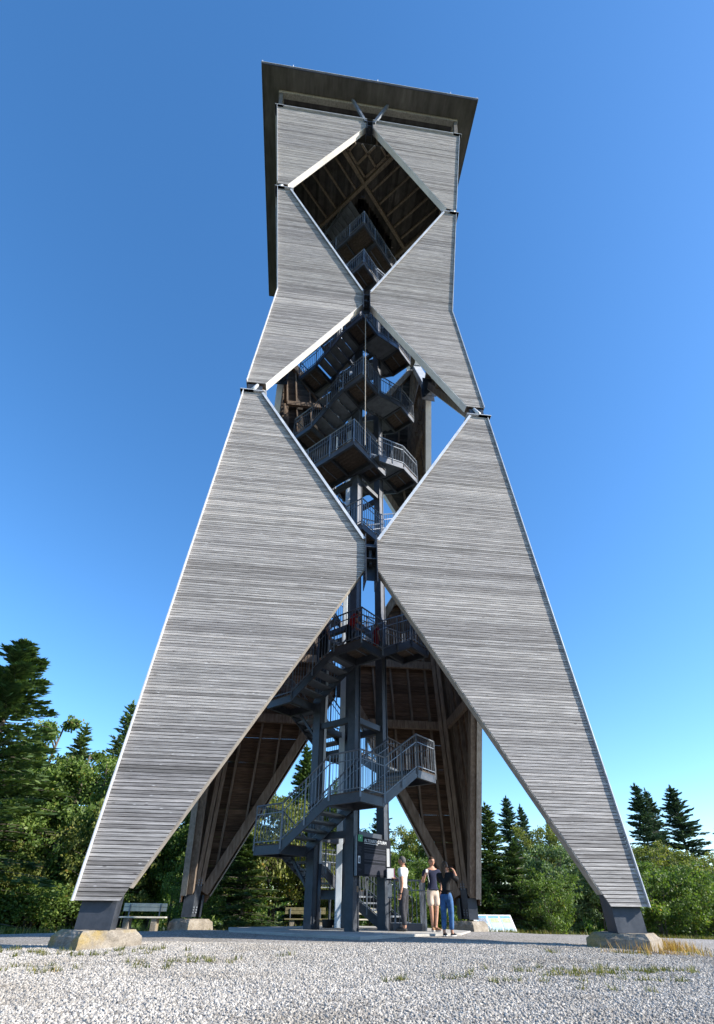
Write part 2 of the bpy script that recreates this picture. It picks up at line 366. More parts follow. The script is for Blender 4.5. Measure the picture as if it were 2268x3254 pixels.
def prism(mb, k, sgn, A, B, wdir, w, n0, n1, m=0):
    # beam along A->B (u,z) of width w towards wdir (u,z), between normal offsets n0 (outer) and n1 (inner)
    (u0, z0), (u1, z1) = A, B; du, dz = wdir
    P = []
    for (u, z) in (A, B):
        P.append([FP(k, u*sgn, z, n0), FP(k, (u+du*w)*sgn, z+dz*w, n0), FP(k, (u+du*w)*sgn, z+dz*w, n1), FP(k, u*sgn, z, n1)])
    mb.hexa(P[0]+P[1], m)
def nrm(A, B, side):                    # in-plane normal
    d = Vector((B[0]-A[0], B[1]-A[1])).normalized(); return (d.y*side, -d.x*side)
for k in range(4):
    for sgn in (-1, 1):
        # beams along the openings (inside the panel edge)
        for A, B, side, mt, dep in (((4.488, .22), (.195, 7.95), 1, M_BEAM, .34), ((.187, 8.99), (3.578, 15.16), 1, M_BEAM, .30),
                           ((3.558, 15.79), (.17, 22.13), 1, M_BEAM, .22), ((.162, 22.9), (3.644, 29.42), 1, M_BEAM, .30),
                           ((3.828, 29.88), (.192, 36.15), 1, M_BEAM, .22)):
            nn = nrm(A, B, side)
            if nn[0] < 0: nn = (-nn[0], -nn[1])
            lowleg = A[0] > B[0] and A[1] < 10; sh = .07 if lowleg else 0
            mb = MB(); prism(mb, k, sgn, (A[0]+nn[0]*sh, A[1]+nn[1]*sh), (B[0]+nn[0]*sh, B[1]+nn[1]*sh), nn, .30, -.06, -.06-dep); mb.obj('edge_beam', mt, TOWER, bevel=.008)
            low = A[0] > B[0]
            if low:       # pale edge board closing the underside of the panel
                mb = MB(); prism(mb, k, sgn, (A[0], A[1]), (B[0], B[1]), nn, -.022, -.004, -.20 if lowleg else -.06-dep); mb.obj('edge_board', M_SOFFIT_EDGE if A[1] < 10 else M_PALE, TOWER)
            else:         # zinc lip on the upper edge of the panel
                mb = MB(); prism(mb, k, sgn, A, B, nn, -.03, .075, -.38); prism(mb, k, sgn, A, B, nn, .05, .075, .055)
                mb.obj('flashing', M_ZINC, TOWER)
        # corner posts and corner trims
        for z0, z1, poly in ((.05, 15.15, LOW), (15.8, 29.4, MIDP), (29.9, 36.6, TOP)):
            segs = [(z0, z1)] if not (z0 < ZW < z1) else [(z0, ZW), (ZW, z1)]
            for s0, s1 in segs:
                mb = MB(); q = []
                for zz in (s0, s1):
                    o = a_(zz); q.append([FP(k, (o-.16)*sgn, zz, -.07), FP(k, (o-.46)*sgn, zz, -.07), FP(k, (o-.46)*sgn, zz, -.32), FP(k, (o-.16)*sgn, zz, -.32)])
                mb.hexa(q[0]+q[1]); mb.obj('corner_post', M_BEAM, TOWER, bevel=.01)
            mb = MB(); PJ = .055 if sgn*(1 if k == 0 else -1) > 0 else .10
            for s0, s1 in segs:
                q = []
                for zz in (s0-.05, s1+.05 if s1 != ZW else s1):
                    o = a_(zz); q.append([FP(k, (o-.028)*sgn, zz, PJ), FP(k, (o-.008)*sgn, zz, PJ), FP(k, (o-.008)*sgn, zz, -.02), FP(k, (o-.028)*sgn, zz, -.02)])
                mb.hexa(q[0]+q[1])
            if k in (0, 2): mb.obj('corner_trim', M_ZINC, TOWER)
            # top cap with drip edge
            zc = z1+.07; o = a_(zc)+.10; ii = inner(poly, z1)-.10 if poly is not TOP else .16
            mb = MB(); mb.hexa([FP(k, ii*sgn, zc, .09), FP(k, o*sgn, zc, .09), FP(k, o*sgn, zc, -.35), FP(k, ii*sgn, zc, -.35)] +
                               [FP(k, ii*sgn, zc+.028, .09), FP(k, o*sgn, zc+.028, .09), FP(k, o*sgn, zc+.028, -.35), FP(k, ii*sgn, zc+.028, -.35)])
            mb.obj('cap_flashing', M_ZINC, TOWER)
        # studs fanning parallel to the outer edge
        for poly, z0, z1 in ((LOW, .3, 15.0), (MIDP, 15.9, 22.3), (MIDP, 22.5, 29.3), (TOP, 30.0, 36.5)):
            for d in np.arange(.95, 5.2, .78):
                zz = [z for z in np.arange(z0, z1, .1) if inner(poly, z)+.28 < a_(z)-d]
                if len(zz) < 8: continue
                b0, b1 = zz[0], zz[-1]; mb = MB(); q = []
                for z in (b0, b1):
                    o = a_(z)-d; q.append([FP(k, (o+.04)*sgn, z, -.055), FP(k, (o-.04)*sgn, z, -.055), FP(k, (o-.04)*sgn, z, -.22), FP(k, (o+.04)*sgn, z, -.22)])
                mb.hexa(q[0]+q[1]); mb.obj('stud', M_BEAM, TOWER)
        # horizontal girts inside
        for poly, z in ((LOW, 9.3), (LOW, 12.4), (LOW, 6.6), (MIDP, 20.6), (MIDP, 24.6), (TOP, 34.4)):
            i0, o0 = inner(poly, z)+.3, a_(z)-.4
            if o0-i0 < .5: continue
            mb = MB(); mb.hexa([FP(k, i0*sgn, z, -.23), FP(k, o0*sgn, z, -.23), FP(k, o0*sgn, z, -.38), FP(k, i0*sgn, z, -.38)] +
                               [FP(k, i0*sgn, z+.34, -.23), FP(k, o0*sgn, z+.34, -.23), FP(k, o0*sgn, z+.34, -.38), FP(k, i0*sgn, z+.34, -.38)])
            mb.obj('girt', M_BEAM, TOWER, bevel=.008)
        # recess box between stacked panels, with a steel connector
        for zl, zh in ((15.34, 15.72), (29.6, 29.82)):
            ii = (3.66 if zl < 20 else 3.9); oo = a_(zl)-.07
            mb = MB(); mb.hexa([FP(k, ii*sgn, zl, -.07), FP(k, oo*sgn, zl, -.07), FP(k, oo*sgn, zl, -.36), FP(k, ii*sgn, zl, -.36)] +
                               [FP(k, ii*sgn, zh, -.07), FP(k, oo*sgn, zh, -.07), FP(k, oo*sgn, zh, -.36), FP(k, ii*sgn, zh, -.36)])
            mb.obj('joint_block', M_STEELD, TOWER)
            mb = MB(); c = (ii+.28)*sgn; mb.tube([FP(k, c, zl-.02, .02), FP(k, c-.12*sgn, zh+.0, -.05)], [.075, .05], 8)
            mb.obj('joint_bolt', M_ZINC, TOWER, smooth=True)
    # steel at the waists of the face: side plates, backplate and cross bars in the slots
    for z0, z1, u in ((7.85, 9.15, .165), (22.0, 22.95, .145), (36.1, 36.6, .16)):
        mb = MB()
        for sg in (-1, 1):
            mb.hexa([FP(k, sg*u, z0-.35, .10), FP(k, sg*(u-.018), z0-.35, .10), FP(k, sg*(u-.018), z0-.3, -.5), FP(k, sg*u, z0-.3, -.5),
                     FP(k, sg*u, z1, .10), FP(k, sg*(u-.018), z1, .10), FP(k, sg*(u-.018), z1, -.5), FP(k, sg*u, z1, -.5)])
        zm = (z0+z1)/2
        for zz in (zm-.2, zm+.22):
            mb.hexa([FP(k, -u+.02, zz, .04), FP(k, u-.02, zz, .04), FP(k, u-.02, zz, -.30), FP(k, -u+.02, zz, -.30),
                     FP(k, -u+.02, zz+.025, .04), FP(k, u-.02, zz+.025, .04), FP(k, u-.02, zz+.025, -.30), FP(k, -u+.02, zz+.025, -.30)])
        mb.hexa([FP(k, -u+.02, z0-.05, -.30), FP(k, u-.02, z0-.05, -.30), FP(k, u-.02, z0-.05, -.33), FP(k, -u+.02, z0-.05, -.33),
                 FP(k, -u+.02, z1-.05, -.30), FP(k, u-.02, z1-.05, -.30), FP(k, u-.02, z1-.05, -.33), FP(k, -u+.02, z1-.05, -.33)])
        mb.tube([FP(k, 0, zm-.3, -.14), FP(k, 0, zm+.3, -.14)], .05, 8)
        mb.obj('slot_connector', M_STEELD, TOWER)
    # V struts and ring beam under the roof
    for sg in (-1, 1):
        mb = MB(); mb.bar(FP(k, sg*.22, 36.5, .02), FP(k, sg*.95, 38.54, .02), .10, .16, up=(0, 0, 1)); mb.obj('strut', M_RAIL, TOWER)
    mb = MB(); q = 4.93
    def rp(x, y, z):
        for _ in range(k): x, y = -y, x
        return Vector((x, y, z))
    mb.hexa([rp(-q, -q, 38.47), rp(q, -q, 38.47), rp(q-.26, -q+.26, 38.47), rp(-q+.26, -q+.26, 38.47), rp(-q, -q, 38.75), rp(q, -q, 38.75), rp(q-.26, -q+.26, 38.75), rp(-q+.26, -q+.26, 38.75)])
    mb.obj('ring_beam', M_SOFFIT_EDGE if False else M_RINGB, TOWER, bevel=.01)
    mb = MB(); mb.bar(rp(-4.72, -4.72, 36.6), rp(-4.8, -4.8, 38.54), .2); mb.obj('roof_post', M_SOFFIT, TOWER, bevel=.01)
    # inner wall panels of the top room seen in the gap
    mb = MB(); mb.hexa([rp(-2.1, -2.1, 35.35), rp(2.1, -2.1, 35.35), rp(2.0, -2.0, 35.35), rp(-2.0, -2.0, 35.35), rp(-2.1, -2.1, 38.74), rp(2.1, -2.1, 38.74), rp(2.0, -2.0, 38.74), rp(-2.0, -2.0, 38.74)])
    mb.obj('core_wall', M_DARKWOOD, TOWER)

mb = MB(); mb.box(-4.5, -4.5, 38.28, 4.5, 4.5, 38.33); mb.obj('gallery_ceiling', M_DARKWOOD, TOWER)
for x in np.arange(-4.2, 4.3, 1.2): mb = MB(); mb.box(x-.06, -4.5, 38.1, x+.06, 4.5, 38.277); mb.obj('ceiling_joist', M_BEAM, TOWER)
# roof slab: soffit, fascia, zinc edge
RH = 5.80
mb = MB(); mb.box(-RH, -RH, 38.76, RH, RH, 38.82); mb.obj('soffit', M_SOFFIT, TOWER)
for k in range(4):
    mb = MB(); q = RH+.02
    P = []
    for (x, y, z) in ((-q, -q, 38.74), (q, -q, 38.74), (q-.05, -q+.05, 38.74), (-q+.05, -q+.05, 38.74), (-q, -q, 38.86), (q, -q, 38.86), (q-.05, -q+.05, 38.86), (-q+.05, -q+.05, 38.86)):
        for _ in range(k): x, y = -y, x
        P.append((x, y, z))
    mb.hexa(P); mb.obj('fascia', M_STEEL, TOWER)
mb = MB(); mb.box(-RH-.05, -RH-.05, 38.86, RH+.05, RH+.05, 38.89); mb.obj('roof', M_ZINC, TOWER)
for x, y in ((-4.2, -RH-.02), (.3, -RH-.02), (4.3, -RH-.02), (RH, -RH), (-RH, -RH), (RH, 0)):
    mb = MB(); mb.tube([(x, y, 38.88), (x, y, 39.14)], .022, 6); mb.obj('lightning_rod', M_ZINC, TOWER)

# feet
for sx in (-1, 1):
    for sy_ in (-1, 1):
        # tapering steel shoe of plates, leaning in with the leg
        def sp_(u, v, z, up=0): 
            t_ = (z+.5)/.9*.045
            return (sx*(5.30-u-t_), sy_*(5.30-v-t_), z)
        mb = MB()
        for (u0, v0, u1, v1) in ((0, 0, .60, .03), (0, .03, .03, .60), (.57, .03, .60, .35), (.03, .57, .35, .60)):
            z0, z1 = -.45, .25
            mb.hexa([sp_(u0, v0, z0), sp_(u1, v0, z0), sp_(u1, v1, z0), sp_(u0, v1, z0), sp_(u0, v0, z1), sp_(u1, v0, z1), sp_(u1, v1, z1), sp_(u0, v1, z1)])
        mb.obj('steel_shoe', M_STEELD if not (sx < 0 and sy_ < 0) else M_STEEL, TOWER)  # front-left shoe in lighter steel: sunlight on its plates put into the colour
        # inner corner column, double timber + steel shoe with bolts
        c0 = Vector((sx*4.98, sy_*4.98, -.42)); 
        def cc(z): a = a_(z)-.42; return Vector((sx*a, sy_*a, z))
        dd = Vector((sx, -sy_, 0)).normalized()
        mb = MB(); mb.bar(cc(-.42), cc(.85), .26, .26, up=(sx, sy_, 0)); mb.obj('steel_shoe', M_STEELD, TOWER)
        for s2 in (-1, 1):
            mb = MB(); mb.bar(cc(.6)+dd*s2*.11, cc(15.1)+dd*s2*.11, .18, .30, up=(sx, sy_, 0)); mb.obj('corner_column', M_BEAM, TOWER, bevel=.01)
            mb = MB(); inn = Vector((-sx, -sy_, 0)).normalized()
            for zz in (-.30, -.22, -.14, .56, .64, .72):
                c = cc(zz)+inn*.14+dd*s2*.06; mb.tube([c, c+inn*.02], .03, 6)
            mb.obj('bolt_row', M_RAIL, TOWER)
        # footing, elongated towards the centre
        ax = Vector((sx, sy_, 0)).normalized(); ay = Vector((-ax.y, ax.x, 0)); c = Vector((sx*4.98, sy_*4.98, 0))
        top = -.45 if sy_ < 0 else -.50; gzc = gz(c.x, c.y)-.25
        L0, L1, W0, W1 = .54, .62, .46, .55
        P = []
        for zz, L, W in ((gzc, L1, W1), (top-.10, L0+.03, W0+.03), (top, L0-.06, W0-.06)):
            for (p_, q_) in ((-L, -W), (L, -W), (L, W), (-L, W)): P.append(c+ax*p_+ay*q_+Vector((0, 0, zz)))
        bm = bmesh.new(); vs_ = [bm.verts.new(p) for p in P]
        for r_ in (0, 4):
            for i in range(4): bm.faces.new([vs_[r_+i], vs_[r_+(i+1) % 4], vs_[r_+4+(i+1) % 4], vs_[r_+4+i]])
        bm.faces.new(vs_[8:12]); bm.normal_update()
        bmesh.ops.subdivide_edges(bm, edges=bm.edges[:], cuts=12, use_grid_fill=True)
        for v in bm.verts:
            n_ = mnoise.noise(v.co*4)*.016+mnoise.noise(v.co*30)*.008+mnoise.noise(v.co*14)*.014; v.co += Vector((v.co.x-c.x, v.co.y-c.y, .3)).normalized()*n_
        me = bpy.data.meshes.new('footing'); bm.to_mesh(me); bm.free(); me.materials.append(M_CONC)
        o = bpy.data.objects.new('footing', me); COL.objects.link(o); o.parent = TOWER; o.matrix_parent_inverse = Matrix.Translation(TOWER.location).inverted()

# ------------------------------------------------------------------ staircase core
S2 = math.sqrt(.5)
def pq(p, q, z): return Vector(((p+q)*S2, (q-p)*S2, z))      # p towards south-east, q towards north-east
PI_, PO = .86, 1.93
for (p, q) in ((.72, .72), (.72, -.72), (-.72, .72), (-.72, -.72)):
    mb = MB(); zt_ = 38.74
    # H-section column: two flanges and a web
    for o in (-.12, .12): mb.hexa([pq(p-.14, q+o-.012, -.63), pq(p+.14, q+o-.012, -.63), pq(p+.14, q+o+.012, -.63), pq(p-.14, q+o+.012, -.63), pq(p-.14, q+o-.012, zt_), pq(p+.14, q+o-.012, zt_), pq(p+.14, q+o+.012, zt_), pq(p-.14, q+o+.012, zt_)])
    mb.hexa([pq(p-.115, q-.108, -.63), pq(p+.115, q-.108, -.63), pq(p+.115, q+.108, -.63), pq(p-.115, q+.108, -.63), pq(p-.115, q-.108, zt_), pq(p+.115, q-.108, zt_), pq(p+.115, q+.108, zt_), pq(p-.115, q+.108, zt_)])
    mb.obj('column', M_STEEL, TOWER)
z = 1.72
while z < 34:
    for (a, b) in (((.72, -.72), (.72, .72)), ((.72, .72), (-.72, .72)), ((-.72, .72), (-.72, -.72)), ((-.72, -.72), (.72, -.72))):
        A = pq(*a, z); B = pq(*b, z); d = (B-A).normalized(); mb = MB(); mb.bar(A+d*.15, B-d*.15, .16, .18); mb.obj('brace', M_STEELD, TOWER)
    z += 3.3
mb = MB(); mb.hexa([Vector((x, y, z)) for z in (-.6, 24) for x, y in ((-.30, .68), (-.12, .68), (-.12, .78), (-.30, .78))]); mb.obj('cable_duct', M_DUCT, TOWER, bevel=.01)
mb = MB(); mb.tube([(-.82, -.18, -.6), (-.82, -.18, 1.0)], .05, 10); mb.obj('drain_pipe', M_STEEL, TOWER, smooth=True)
mb = MB(); mb.tube([(-.82, -.18, 1.0), (-.82, -.18, 30)], .042, 10); mb.obj('drain_pipe', M_DUCT, TOWER, smooth=True)
mb = MB(); mb.tube([(1.18, .02, -.6), (1.18, .02, 30)], .018, 6); mb.obj('conduit', M_DUCT, TOWER)
mb = MB(); mb.tube([(0, -3.4, 22.14), (0, -3.4, 14.2)], .018, 6); mb.obj('hanging_cable', M_SOFFIT_EDGE, TOWER)

CORN = {'S': (1, -1), 'E': (1, 1), 'N': (-1, 1), 'W': (-1, -1)}
def railing(path, parent, name='railing', h=1.06, ends=False):
    """path: list of deck-edge points; posts, handrail, knee rail and balusters following it"""
    fr = MB(); ba = MB(); first = True
    for k_, (A, B) in enumerate(zip(path[:-1], path[1:])):
        first = k_ == 0; A = Vector(A); B = Vector(B); up = Vector((0, 0, 1)); L = (B-A).length
        fr.tube([A+up*h, B+up*h], .024, 6); fr.bar(A+up*(h-.24), B+up*(h-.24), .022, .022); fr.bar(A+up*.07, B+up*.07, .022, .022)
        n = max(1, int(round((Vector((B.x-A.x, B.y-A.y))).length/.125)))
        for i in range(1, n):
            p = lerp(A, B, i/n); ba.bar(p+up*.07, p+up*(h-.01), .016, .016)
        np_ = max(1, int(round(L/1.1)))
        for i in (range(1, np_) if ends else range(0 if first else 1, np_+1)):
            p = lerp(A, B, i/np_)
            fr.bar(p-up*.16, p+up*(h-.0), .05, .045)
    fr.obj(name, M_RAIL, parent)
    ba.obj('balusters', M_RAIL, parent, kind='stuff')
def deck(p0, q0, p1, q1, z, rails, name='landing', along='p'):
    e = bpy.data.objects.new(name, None); COL.objects.link(e); e.parent = TOWER; e.location = pq((p0+p1)/2, (q0+q1)/2, z)-TOWER.location
    def B(a, b, w, h, mt, nm):
        mb = MB(); mb.bar(a, b, w, h); mb.obj(nm, mt, e)
    zb = z-.15; t_ = .05
    B(pq(p0, q0+t_, zb), pq(p1, q0+t_, zb), .09, .24, M_STEEL, 'edge_beam'); B(pq(p0, q1-t_, zb), pq(p1, q1-t_, zb), .09, .24, M_STEEL, 'edge_beam')
    B(pq(p0+t_, q0+.1, zb), pq(p0+t_, q1-.1, zb), .09, .24, M_STEEL, 'edge_beam'); B(pq(p1-t_, q0+.1, zb), pq(p1-t_, q1-.1, zb), .09, .24, M_STEEL, 'edge_beam')
    if p1-p0 > 2:
        for f in (.33, .66): B(pq(p0+(p1-p0)*f, q0+.1, zb+.02), pq(p0+(p1-p0)*f, q1-.1, zb+.02), .07, .16, M_STEEL, 'joist')
    mb = MB()
    if along == 'p':
        L = q1-q0; n = max(1, int(L/.145))
        for i in range(n):
            a = q0+L*i/n; b = q0+L*(i+1)/n-.012
            mb.hexa([pq(p0, a, z-.035), pq(p1, a, z-.035), pq(p1, b, z-.035), pq(p0, b, z-.035), pq(p0, a, z), pq(p1, a, z), pq(p1, b, z), pq(p0, b, z)], 0, random.random())
        B(pq((p0+p1)/2, q0+.1, z-.055), pq((p0+p1)/2, q1-.1, z-.055), .04, .03, M_RAIL, 'deck_batten')
    mb.obj('deck_boards', M_DECKW, e)
    for r in rails: railing(r, e)
    return e
def flight(c0, c1, z0, z1, inner_rail=True):
    (a0, b0), (a1, b1) = CORN[c0], CORN[c1]; mid = (PI_+PO)/2; hw = (PO-PI_)/2
    # the side on which the flight runs
    if a0 == a1: fixed = a0*mid; s0, s1 = b0*PI_, b1*PI_; f = lambda t, o, z: pq(fixed+o*a0, lerp(s0, s1, t), z)
    else: fixed = b0*mid; s0, s1 = a0*PI_, a1*PI_; f = lambda t, o, z: pq(lerp(s0, s1, t), fixed+o*b0, z)
    e = bpy.data.objects.new('stair_flight', None); COL.objects.link(e); e.parent = TOWER; e.location = f(.5, 0, (z0+z1)/2)-TOWER.location
    n = max(2, int(round((z1-z0)/.18)))
    for o in (-hw+.03, hw-.03):
        mb = MB(); A = f(0, o, z0-.10); B = f(1, o, z1-.12)
        d = (B-A); hv = Vector((0, 0, .14)); sx_ = (f(0, o+.02, 0)-f(0, o-.02, 0))/2
        mb.hexa([A-hv-sx_, A-hv+sx_, A+hv+sx_, A+hv-sx_, B-hv-sx_, B-hv+sx_, B+hv+sx_, B+hv-sx_]); mb.obj('stringer', M_STEEL, e)
    for i in range(1, n):
        zt = z0+(z1-z0)*i/n; t0, t1 = (i-1)/(n-1)+.01, i/(n-1)+.03
        mb = MB(); mb.hexa([f(t0, -hw+.05, zt-.045), f(t1, -hw+.05, zt-.045), f(t1, hw-.05, zt-.045), f(t0, hw-.05, zt-.045), f(t0, -hw+.05, zt), f(t1, -hw+.05, zt), f(t1, hw-.05, zt), f(t0, hw-.05, zt)])
        mb.obj('tread', M_TREAD, e)
    railing([f(0, hw, z0), f(1, hw, z1)], e, ends=True)
    if inner_rail: railing([f(0, -hw+.02, z0), f(1, -hw+.02, z1)], e, ends=True)
    return e
def corner_landing(c, z):
    a, b = CORN[c]; p0, p1 = sorted((a*PI_, a*PO)); q0, q1 = sorted((b*PI_, b*PO)); o = .0
    P1 = (a*PI_, b*PO); P2 = (a*PO, b*PO); P3 = (a*PO, b*PI_)
    deck(p0, q0, p1, q1, z, [[pq(*P1, z), pq(*P2, z), pq(*P3, z)]])
LV = [('E', -.62), ('N', .40), ('W', 1.47), ('S', 2.57), ('E', 3.66), ('N', 4.75), ('W', 5.85), ('S', 6.95), ('E', 8.04), ('N', 9.13), ('W', 10.22),
      ('S', 11.32), ('E', 12.62), ('N', 13.96), ('W', 15.3), ('S', 15.3), ('E', 16.3), ('N', 17.2), ('W', 18.15), ('S', 19.1), ('E', 20.1), ('N', 21.15),
      ('W', 22.2), ('S', 23.2), ('E', 24.3), ('N', 25.4), ('W', 26.4), ('S', 27.45), ('E', 28.6), ('N', 29.9), ('W', 31.2), ('S', 31.2), ('E', 31.2), ('N', 32.5), ('W', 33.9), ('S', 35.3)]
for i, (c, z) in enumerate(LV):
    if i == 0 or i == len(LV)-1: continue
    if abs(z-15.3) < .01:
        if c == 'S':
            deck(-1.93, -2.12, 1.66, -.86, z, [[pq(-1.93, -2.12, z), pq(1.66, -2.12, z), pq(1.66, -.1, z)]], 'viewing_platform')
            deck(.86, -.86, 1.66, -.1, z, [], 'viewing_platform')
        continue
    if abs(z-31.2) < .01:
        if c == 'S':
            deck(-1.93, -1.93, 1.93, -.86, z, [[pq(-1.93, -.8, z), pq(-1.93, -1.93, z), pq(1.93, -1.93, z), pq(1.93, 1.93, z), pq(.8, 1.93, z)]], 'viewing_platform')
            deck(.86, -.86, 1.93, 1.93, z, [], 'viewing_platform')
        continue
    corner_landing(c, z)
for (c0, z0), (c1, z1) in zip(LV[:-1], LV[1:]):
    if z1-z0 > .1:
        e = flight(c0, c1, z0, z1)
# long braces under the outer flights down to the columns
for c, z in LV[2:14:1]:
    if c != 'W': continue
    a, b = CORN[c]; mb = MB(); mb.bar(pq(a*1.5, b*.80, z-.27), pq(a*.86, b*.76, z-1.1), .07, .07); mb.obj('knee_brace', M_STEELD, TOWER)

# top deck ceiling: boards with joists, opening for the stairs
zc = 35.28; half = 4.42; hole = 2.2
mb = MB(); xs = np.arange(-half, half, .16)
for x in xs:
    # each board runs north-south; the stair well (a rotated square) is left out
    w_ = .15; ins = hole-abs(x+.08)
    segs = [(-half, half)] if ins <= 0 else [(-half, -ins), (ins, half)]
    for y0, y1 in segs: mb.box(x, y0, zc, x+w_, y1, zc+.04, 0, random.random())
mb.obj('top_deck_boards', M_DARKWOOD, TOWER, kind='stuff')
def clipline(pt, dr):
    ts = []
    for i in (0, 1):
        for s_ in (-half, half):
            if abs(dr[i]) > 1e-6: ts.append((s_-pt[i])/dr[i])
    ts = sorted(t for t in ts if abs(pt[0]+dr[0]*t) <= half+1e-6 and abs(pt[1]+dr[1]*t) <= half+1e-6)
    return ts[0], ts[-1]
for (p, q, horiz) in ((1.98, 0, 0), (-1.98, 0, 0), (0, 1.98, 1), (0, -1.98, 1)):
    base = pq(p, q, 0); dr = pq(0, 1, 0) if not horiz else pq(1, 0, 0)
    t0, t1 = clipline(base, dr); mb = MB(); A = base+dr*t0; B = base+dr*t1; A.z = B.z = zc-.16-(.004 if horiz else 0); mb.bar(A, B, .16, .28); mb.obj('main_joist', M_BEAM, TOWER)
for sgn in (-1, 1):
    for j in range(-6, 7):
        for horiz in (0, 1):
            o = j*.72; 
            if horiz: base = pq(sgn*2.1, o, 0); dr = pq(sgn, 0, 0)
            else: base = pq(o, sgn*2.1, 0); dr = pq(0, sgn, 0)
            if abs(base.x) > half-.1 or abs(base.y) > half-.1 or abs(o) > 3.9: continue
            t1 = clipline(base, dr)[1]
            if t1 < .3: continue
            A = base.copy(); B = base+dr*t1; A.z = B.z = zc-.09; mb = MB(); mb.bar(A, B, .09, .15); mb.obj('joist', M_BEAM, TOWER)

# bottom step block and gate by the entrance
mb = MB(); mb.bar((1.15, -.42, -.53), (2.02, -.42, -.53), .5, .18); mb.obj('entrance_step', M_STEEL, TOWER)
railing([Vector((1.22, -.62, -.6)), Vector((2.05, -.62, -.6)), Vector((2.15, .35, -.6))], TOWER, 'gate', h=1.2)

# ------------------------------------------------------------------ skinned figures
def skin(name, verts, edges, rad, mt, sub=2, root=0):
    me = bpy.data.meshes.new(name); me.from_pydata([tuple(v) for v in verts], edges, [])
    o = bpy.data.objects.new(name, me); COL.objects.link(o)
    md = o.modifiers.new('s', 'SKIN'); md.use_smooth_shade = True
    sv = me.skin_vertices[0].data
    for i, r in enumerate(rad):
        rr = r if isinstance(r, tuple) else (r, r); sv[i].radius = rr; sv[i].use_root = (i == root)
    sb = o.modifiers.new('u', 'SUBSURF'); sb.levels = sub; sb.render_levels = sub
    dg = bpy.context.evaluated_depsgraph_get(); dg.update()
    m2 = bpy.data.meshes.new_from_object(o.evaluated_get(dg)); bpy.data.objects.remove(o)
    m2.name = name; m2.materials.clear(); m2.materials.append(mt)
    m2.polygons.foreach_set('use_smooth', [True]*len(m2.polygons)); return m2
def join(name, meshes):
    bm = bmesh.new(); mats = []
    for me in meshes:
        n0 = len(bm.faces); bm.from_mesh(me); bm.faces.ensure_lookup_table()
        for m_ in me.materials:
            if m_ not in mats: mats.append(m_)
        idx = [mats.index(m_) for m_ in me.materials]
        for f in bm.faces[n0:]: f.material_index = idx[min(f.material_index, len(idx)-1)] if idx else 0
    out_ = bpy.data.meshes.new(name); bm.to_mesh(out_); bm.free()
    for m_ in mats: out_.materials.append(m_)
    return out_
def ell(name, c, r, mt, rot=None, sub=3, f=None):
    bm = bmesh.new(); bmesh.ops.create_icosphere(bm, subdivisions=sub, radius=1)
    for v in bm.verts:
        if f: v.co = f(v.co.copy())
        v.co = Vector((v.co.x*r[0], v.co.y*r[1], v.co.z*r[2]))
        if rot: v.co = rot @ v.co
        v.co += Vector(c)
    me = bpy.data.meshes.new(name); bm.to_mesh(me); bm.free(); me.materials.append(mt)
    me.polygons.foreach_set('use_smooth', [True]*len(me.polygons)); return me
